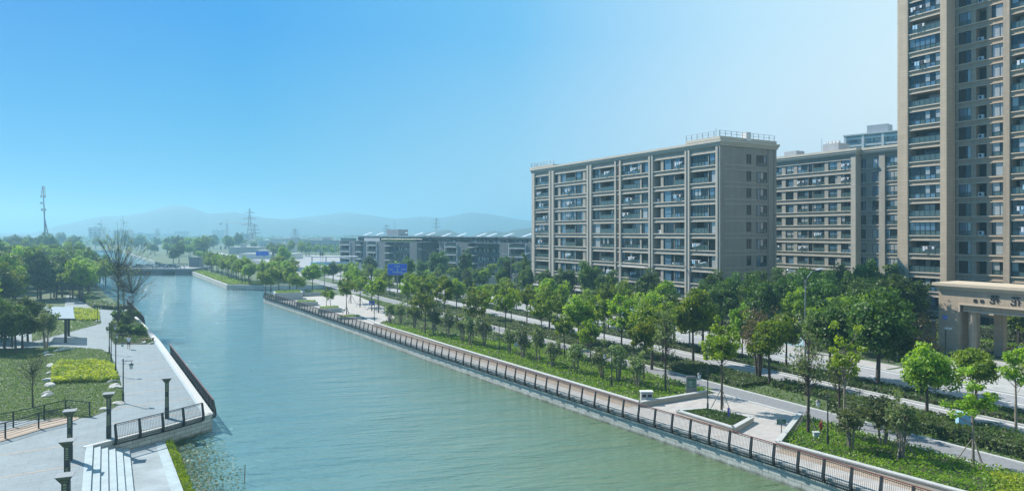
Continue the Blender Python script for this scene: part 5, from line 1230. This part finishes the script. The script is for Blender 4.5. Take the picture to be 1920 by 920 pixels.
def signal(px, d, zc, label):
    x, y = D(px, d); t = thing('traffic_signal', label, 'traffic light', (x, y, 0), -YAW); b = MB(); b.tube([(0, .15, 0), (0, .15, zc + .8)], .07, 'grey_metal', 6); b.build('pole', t); b = MB(); b.box(-.35, .35, -.15, .1, zc - .9, zc + .9, 'black'); b.build('signal_head', t)
    for k in range(3): b = MB(); b.tube([(0, -.17, zc - .55 + k * .55), (0, -.151, zc - .55 + k * .55)], .18, 'granite', 10); b.build('lens', t)
for i, (px, d) in enumerate(((512, 300), (521, 300), (601, 290), (605, 290), (414, 420), (422, 420))): signal(px, d, 5.6, ['traffic light just right of the small blue panels', 'second traffic light right of the small blue panels', 'traffic light left of the footbridge shelter', 'traffic light beside the footbridge shelter', 'distant traffic light left of the pylon foot', 'distant traffic light nearest the pylon foot'][i])
def simple_box_building(px, d, w, h, dp, m, label, rz=0, roof='coping', name='distant_building', win=0):
    x, y = D(px, d); t = thing(name, label, 'building', (x, y, 0), -YAW + rz); b = MB(); b.box(-w/2, w/2, 0, dp, 0, h, m); b.build('wall', t)
    b = MB(); b.box(-w/2 - .3, w/2 + .3, -.3, dp + .3, h + .003, h + .4, roof); b.box(-w * .2, -w * .05, dp * .3, dp * .6, h + .4, h + 2.4, m); b.build('roof', t)
    fl = max(1, int(h // 3.3)); n = 0
    for k in range(fl):
        for i in range(max(2, int(w // 4.5))):
            if n >= 60 or not win: break
            n += 1; cw = w / max(2, int(w // 4.5)); b = MB(); b.box(-w/2 + i * cw + cw * .2, -w/2 + (i + 1) * cw - cw * .2, -.06, -.003, k * 3.3 + 1.2, k * 3.3 + 2.7, 'glass_dark'); b.build('window', t)
    return t
FB = [(178, 950, 17, 22, 'white_wall', 'pale block of flats at the far left below the hills', 1), (227, 900, 19, 18, 'white_wall', 'pale block with two roof boxes right of the first far block', 1), (266, 1200, 55, 13, 'grey_wall', 'long faint works building left of centre under the hills', 0), (340, 1250, 26, 17, 'white_wall', 'faint white block right of the long works building', 1), (320, 1250, 30, 12, 'white_wall', 'low wing attached left of the faint white block', 0), (409, 1150, 20, 19, 'white_wall', 'pinkish white block left of the tower crane', 0), (378, 1200, 50, 9, 'white_wall', 'low long shed below the pinkish block', 0), (455, 850, 20, 13, 'grey_wall', 'dark grey box shaped block left of the pylon', 0), (540, 700, 60, 6.5, 'grey_wall', 'long low grey hall under the skyline right of the pylon', 1), (565, 560, 50, 9.5, 'white_wall', 'white industrial shed with dark loading front', 1), (620, 520, 42, 8.8, 'grey_wall', 'flat roofed shed against the left end of the terraced block', 1), (530, 480, 12, 6, 'white_wall', 'small white gabled hut behind the junction', 0), (455, 470, 20, 4.5, 'concrete', 'low flat concrete store behind the tree row', 0), (500, 380, 32, 2.6, 'white_wall', 'long white wall like shed behind the small blue panels', 0), (40, 800, 30, 9, 'white_wall', 'low white building at the far left skyline', 0), (960, 480, 60, 9, 'grey_wall', 'shed roof glimpsed behind the terraced block', 0)]
for px, d, w_, h, m, l, wn in FB: simple_box_building(px, d, w_, h, 14, m, l, win=wn, rz=rnd.uniform(-.15, .15))
def bus_shelter():
    x, y = D(625, 262); t = thing('footbridge_shelter', 'long low pale shelter with blue panels beside the terraced block', 'shelter', (x, y, 0), -YAW); b = MB(); b.box(-9, 9, 0, 4, 5.3, 5.7, 'white_wall'); b.build('roof', t); b = MB(); b.box(-9, 9, .2, 3.8, 2.2, 3.4, 'pale_blue'); b.build('panel', t)
    for xx in (-8.5, -3, 3, 8.5): b = MB(); b.box(xx - .15, xx + .15, .3, .6, 0, 5.3, 'grey_metal'); b.build('post', t)
bus_shelter()
def low_wall(px0, px1, d0, d1, h, m, label):
    a, b_ = D(px0, d0), D(px1, d1); b = MB(); b.obox(a, b_, .4, 0, h, m); b.obox(a, b_, .6, h + .003, h + .15, 'coping'); tag(b.build('site_wall'), label, 'wall')
low_wall(540, 600, 262, 250, 1.6, 'white_wall', 'low pale wall crossing the middle of the junction'); low_wall(575, 620, 248, 238, 2.2, 'grey_wall', 'grey low wall in front of the shelter')
def picket(px0, px1, d0, d1, label):
    a, b_ = D(px0, d0), D(px1, d1); n = 60; t = thing('picket_fence', label, 'fence'); b = MB()
    for k in range(n + 1): x = a[0] + (b_[0] - a[0]) * k / n; y = a[1] + (b_[1] - a[1]) * k / n; b.box(x - .3, x + .3, y - .1, y + .1, 0, 2.2, 'white_wall')
    b.build('pickets', t); b = MB(); b.obox(a, b_, .12, .5, .7, 'white_wall'); b.obox(a, b_, .12, 1.6, 1.8, 'white_wall'); b.build('rails', t)
picket(378, 492, 470, 300, 'long white picket barrier behind the tree row on the point')
# ------------------------------------------------------------------ cars
def car(body):
    t = thing('car', '', 'car', (0, 0, 0)); b = MB(); prof = [(-2.2, .3), (2.2, .3), (2.25, .7), (1.3, .95), (.7, 1.42), (-1.1, 1.45), (-1.75, 1.0), (-2.25, .9)]
    low = [(-2.2, .28), (2.2, .28), (2.25, .72), (1.25, .93), (-1.8, .98), (-2.25, .88)]; n = len(low)
    b.poly([(x, -.85, z) for x, z in low] + [(x, .85, z) for x, z in low], [tuple(range(n)), tuple(range(2 * n - 1, n - 1, -1))] + [(i, i + n, (i + 1) % n + n, (i + 1) % n) for i in range(n)], body); b.build('body', t)
    c = [(1.2, .93, .78), (.55, 1.42, .66), (-1.1, 1.45, .66), (-1.75, .97, .78)]; b = MB()
    b.poly([(x, -w, z) for x, z, w in c] + [(x, w, z) for x, z, w in c], [(0, 1, 2, 3), (7, 6, 5, 4), (0, 4, 5, 1), (2, 6, 7, 3)], 'glass_dark'); b.poly([(.5, -.64, 1.43), (.5, .64, 1.43), (-1.05, .64, 1.46), (-1.05, -.64, 1.46)], [(0, 1, 2, 3)], body); b.build('cabin', t)
    for x in (-1.4, 1.4):
        for y in (-.86, .86): b = MB(); b.tube([(x, y - .1, .33), (x, y + .1, .33)], .33, 'tyre', 12); o = b.build('wheel', t); b = MB(); b.tube([(x, y - .115, .33), (x, y + .115, .33)], .2, 'grey_metal', 8); b.build('rim', o)
    for y in (-.6, .6): b = MB(); b.box(2.2, 2.27, y - .18, y + .18, .6, .72, 'lamp_glass'); b.build('headlight', t)
    return t
cars = {m: None for m in ('white_wall', 'black', 'grey_metal')}
def put_car(m, x, y, z, rz, label, group=None):
    if cars[m] is None: cars[m] = car(m); o = cars[m]
    else: o = copy_tree(cars[m])
    spot(o, (x, y, z), rz, 1, label)
    if group: o['group'] = group
    elif 'group' in o.keys(): del o['group']
put_car('white_wall', *D(607, 232), 0, .6, 'white car on the road in front of the shelter'); put_car('black', *D(508, 285), 0, .2, 'dark car stopped at the junction below the small blue panels'); put_car('grey_metal', *D(655, 250), 0, -1.2, 'silver car beside the left end of the terraced block')
# ------------------------------------------------------------------ bridge
def bridge():
    d = 256; x, y = D(230, d); t = thing('road_bridge', 'low concrete road bridge on thick piers crossing the river', 'bridge', (x, y, 0), -YAW); pw = d / F; X = lambda px: (px - 230) * pw
    b = MB(); b.box(X(60), X(358), 0, 18, .35, 1.15, 'bridge_dark'); b.box(X(60), X(358), -.3, -.003, .95, 1.25, 'grey_wall'); b.box(X(60), X(358), .3, 17.7, 1.153, 1.17, 'road_grey'); b.build('deck', t)
    for a, c in ((176, 190), (227, 241), (281, 304), (327, 352)): b = MB(); b.box(X(a), X(c), .8, 17, -2.5, .35, 'bridge_dark'); b.build('pier', t)
    for yy in (.05, 17.6):
        b = MB(); b.box(X(60), X(352), yy, yy + .12, 2.2, 2.32, 'grey_metal'); b.box(X(60), X(352), yy, yy + .12, 1.6, 1.68, 'grey_metal')
        for k in range(40): xx = X(60) + (X(352) - X(60)) * k / 40; b.box(xx, xx + .25, yy - .02, yy + .14, 1.15, 2.35, 'grey_wall')
        b.build('parapet', t)
    b = MB(); b.box(X(326), X(346), 12, 16, 1.2, 5.2, 'bridge_dark'); b.build('bridge_hut', t)
    for i, px in enumerate((178, 200, 222, 246, 268, 290, 312)):
        l = x + X(px) * cs + 5 * sn, y - X(px) * sn + 5 * cs
        put_car(['black', 'white_wall', 'grey_metal'][i % 3], l[0], l[1], 1.18, -YAW + (math.pi if i % 2 else 0), 'car crossing the bridge, seen above its parapet', 'cars on the bridge')
bridge()
# ------------------------------------------------------------------ masts, pylons, cranes
def lattice(b, w0, w1, z0, z1, n, m='grey_metal', r=.08, cx=0, cy=0):
    cor = lambda z: [(cx + sx * w, cy + sy * w, z) for sx, sy in ((-1, -1), (1, -1), (1, 1), (-1, 1)) for w in [(w0 + (w1 - w0) * (z - z0) / (z1 - z0)) / 2]]
    prev = cor(z0)
    for k in range(1, n + 1):
        c = cor(z0 + (z1 - z0) * k / n)
        for i in range(4): b.tube([prev[i], c[i]], r, m, 3, False); b.tube([prev[i], c[(i + 1) % 4]], r * .6, m, 3, False); b.tube([c[i], c[(i + 1) % 4]], r * .6, m, 3, False)
        prev = c
def mast():
    x, y = D(85, 350); t = thing('telecom_mast', 'slim telecom mast with dishes and a slanting brace at the far left', 'mast', (x, y, 0), -YAW); b = MB(); b.tube([(0, 0, 0), (-.3, 0, 20), (-1.2, 0, 39.5)], [.55, .36, .18], 'grey_metal', 8); b.build('pole', t)
    b = MB(); b.tube([(-.3, 0, 22), (2.6, 0, 9), (2.9, 0, 0)], .28, 'grey_metal', 5); b.tube([(0, 0, 11), (2.2, 0, 11)], .12, 'grey_metal', 4); b.build('brace', t)
    b = MB()
    for z, o in ((38, .8), (36, -.9), (35.5, 1.0), (38.3, -.4)): b.box(-1.1 + o - .15, -1.1 + o + .15, -.2, .2, z - 1.2, z + 1.2, 'ac_white')
    b.build('antennas', t)
    for z, o in ((34, -1.0), (34, .9), (30.5, -.9), (27, -.6), (27, 1.0)): b = MB(); b.tube([(-.9 + o, -.3, z), (-.9 + o, .1, z)], [.7, .4], 'ac_white', 12); b.build('dish', t)
mast()
def pylon(px, d, top_y, label, w=6.5):
    x, y = D(px, d); h = H + (HY - top_y) / F * d; t = thing('power_pylon', label, 'pylon', (x, y, 0), -YAW + .2); b = MB(); r = .13 * d / 550; lattice(b, w, w * .35, 0, h * .55, 6, r=r); lattice(b, w * .35, .5, h * .55, h, 6, r=r); b.build('lattice_frame', t)
    for zz, ww in ((.62, 1.0), (.76, .85), (.9, .65)):
        b = MB(); b.tube([(-w * ww, 0, h * zz), (0, 0, h * zz + h * .03), (w * ww, 0, h * zz)], r * 1.3, 'grey_metal', 4); b.tube([(-w * ww, 0, h * zz), (w * ww, 0, h * zz)], r, 'grey_metal', 4); b.build('cross_arm', t)
pylon(468, 550, 391, 'tallest lattice power pylon right of the tower crane'); pylon(477, 640, 420, 'second lattice pylon just behind the tallest one'); pylon(818, 1000, 408, 'faint pylon above the near hill'); pylon(295, 1000, 428, 'faint small pylon left of centre below the hills'); pylon(724, 900, 420, 'faint pylon behind the stair head of the terraced block'); pylon(553, 800, 428, 'faint slender pylon above the sheds')
def crane(px, d, top_y, jib0, jib1, label):
    x, y = D(px, d); h = H + (HY - top_y) / F * d; t = thing('tower_crane', label, 'crane', (x, y, 0), -YAW); b = MB(); lattice(b, 2.2, 2.2, 0, h - 5, 12, r=.22); b.build('mast', t); b = MB()
    b.tube([(jib0, 0, h - 5), (jib1, 0, h - 5)], .45, 'grey_metal', 4); b.tube([(0, 0, h), (jib1 * .6, 0, h - 5)], .14, 'grey_metal', 3); b.tube([(0, 0, h), (jib0 * .8, 0, h - 5)], .14, 'grey_metal', 3); b.tube([(0, 0, h - 5), (0, 0, h)], .4, 'grey_metal', 4); b.build('jib', t); b = MB(); b.box(jib0 - 1.5, jib0 + 1.5, -1, 1, h - 7.5, h - 4.8, 'granite'); b.build('counterweight', t)
crane(426, 1000, 412, -10, 38, 'tower crane with its long jib pointing right toward the pylon'); crane(190, 1000, 412, -4, 6, 'tower crane seen end on behind the far left flats')
# ------------------------------------------------------------------ water plants by the landing
def water_plants():
    rs = np.random.RandomState(8); cen = []
    for i in range(5200):
        y = rs.uniform(44, 60); x = 2.3 + abs(rs.normal(0, 1.7)) * (1 if y < 57 else .8)
        if x > 6.5: continue
        cen.append((x, y, -1.38 + rs.uniform(0, .03)))
    cen = np.array(cen); me = leaves_mesh('water_plants', cen, np.tile([0, 0, 1.], (len(cen), 1)), .075, 'cover_dark', 3, .25); tag(link('water_plants', me), 'floating water plants in the corner below the shaded wall', 'water plants', kind='stuff')
    c2 = np.column_stack([rs.uniform(0, .6, 4500) ** 1.3 + 0, rs.uniform(40, 57.5, 4500), rs.uniform(-1.3, -.75, 4500)]); c2[:, 0] += np.interp(c2[:, 1], [40, 50, 57.3], [3.05, 2.55, 2.15])
    me = leaves_mesh('reeds', c2, np.tile([1., 0, .2], (len(c2), 1)), .10, 'cover_green', 4, .6, .3); tag(link('bank_weeds', me), 'green weeds hanging over the edge of the landing', 'weeds', kind='stuff')
water_plants()
b = MB(); x, y = G(458, 905, -1.4); b.tube([(x, y, -2), (x + .05, y, -.2)], .03, 'wood', 5); tag(b.build('mooring_stake'), 'thin wooden stake standing in the water near the landing', 'stake')
# ------------------------------------------------------------------ haze
b = MB(); b.box(-4400, 4400, -300, 4400, -3.5, 112, 'haze'); tag(b.build('haze'), kind='stuff', label='pale blue haze filling the air over the river valley', cat='haze')
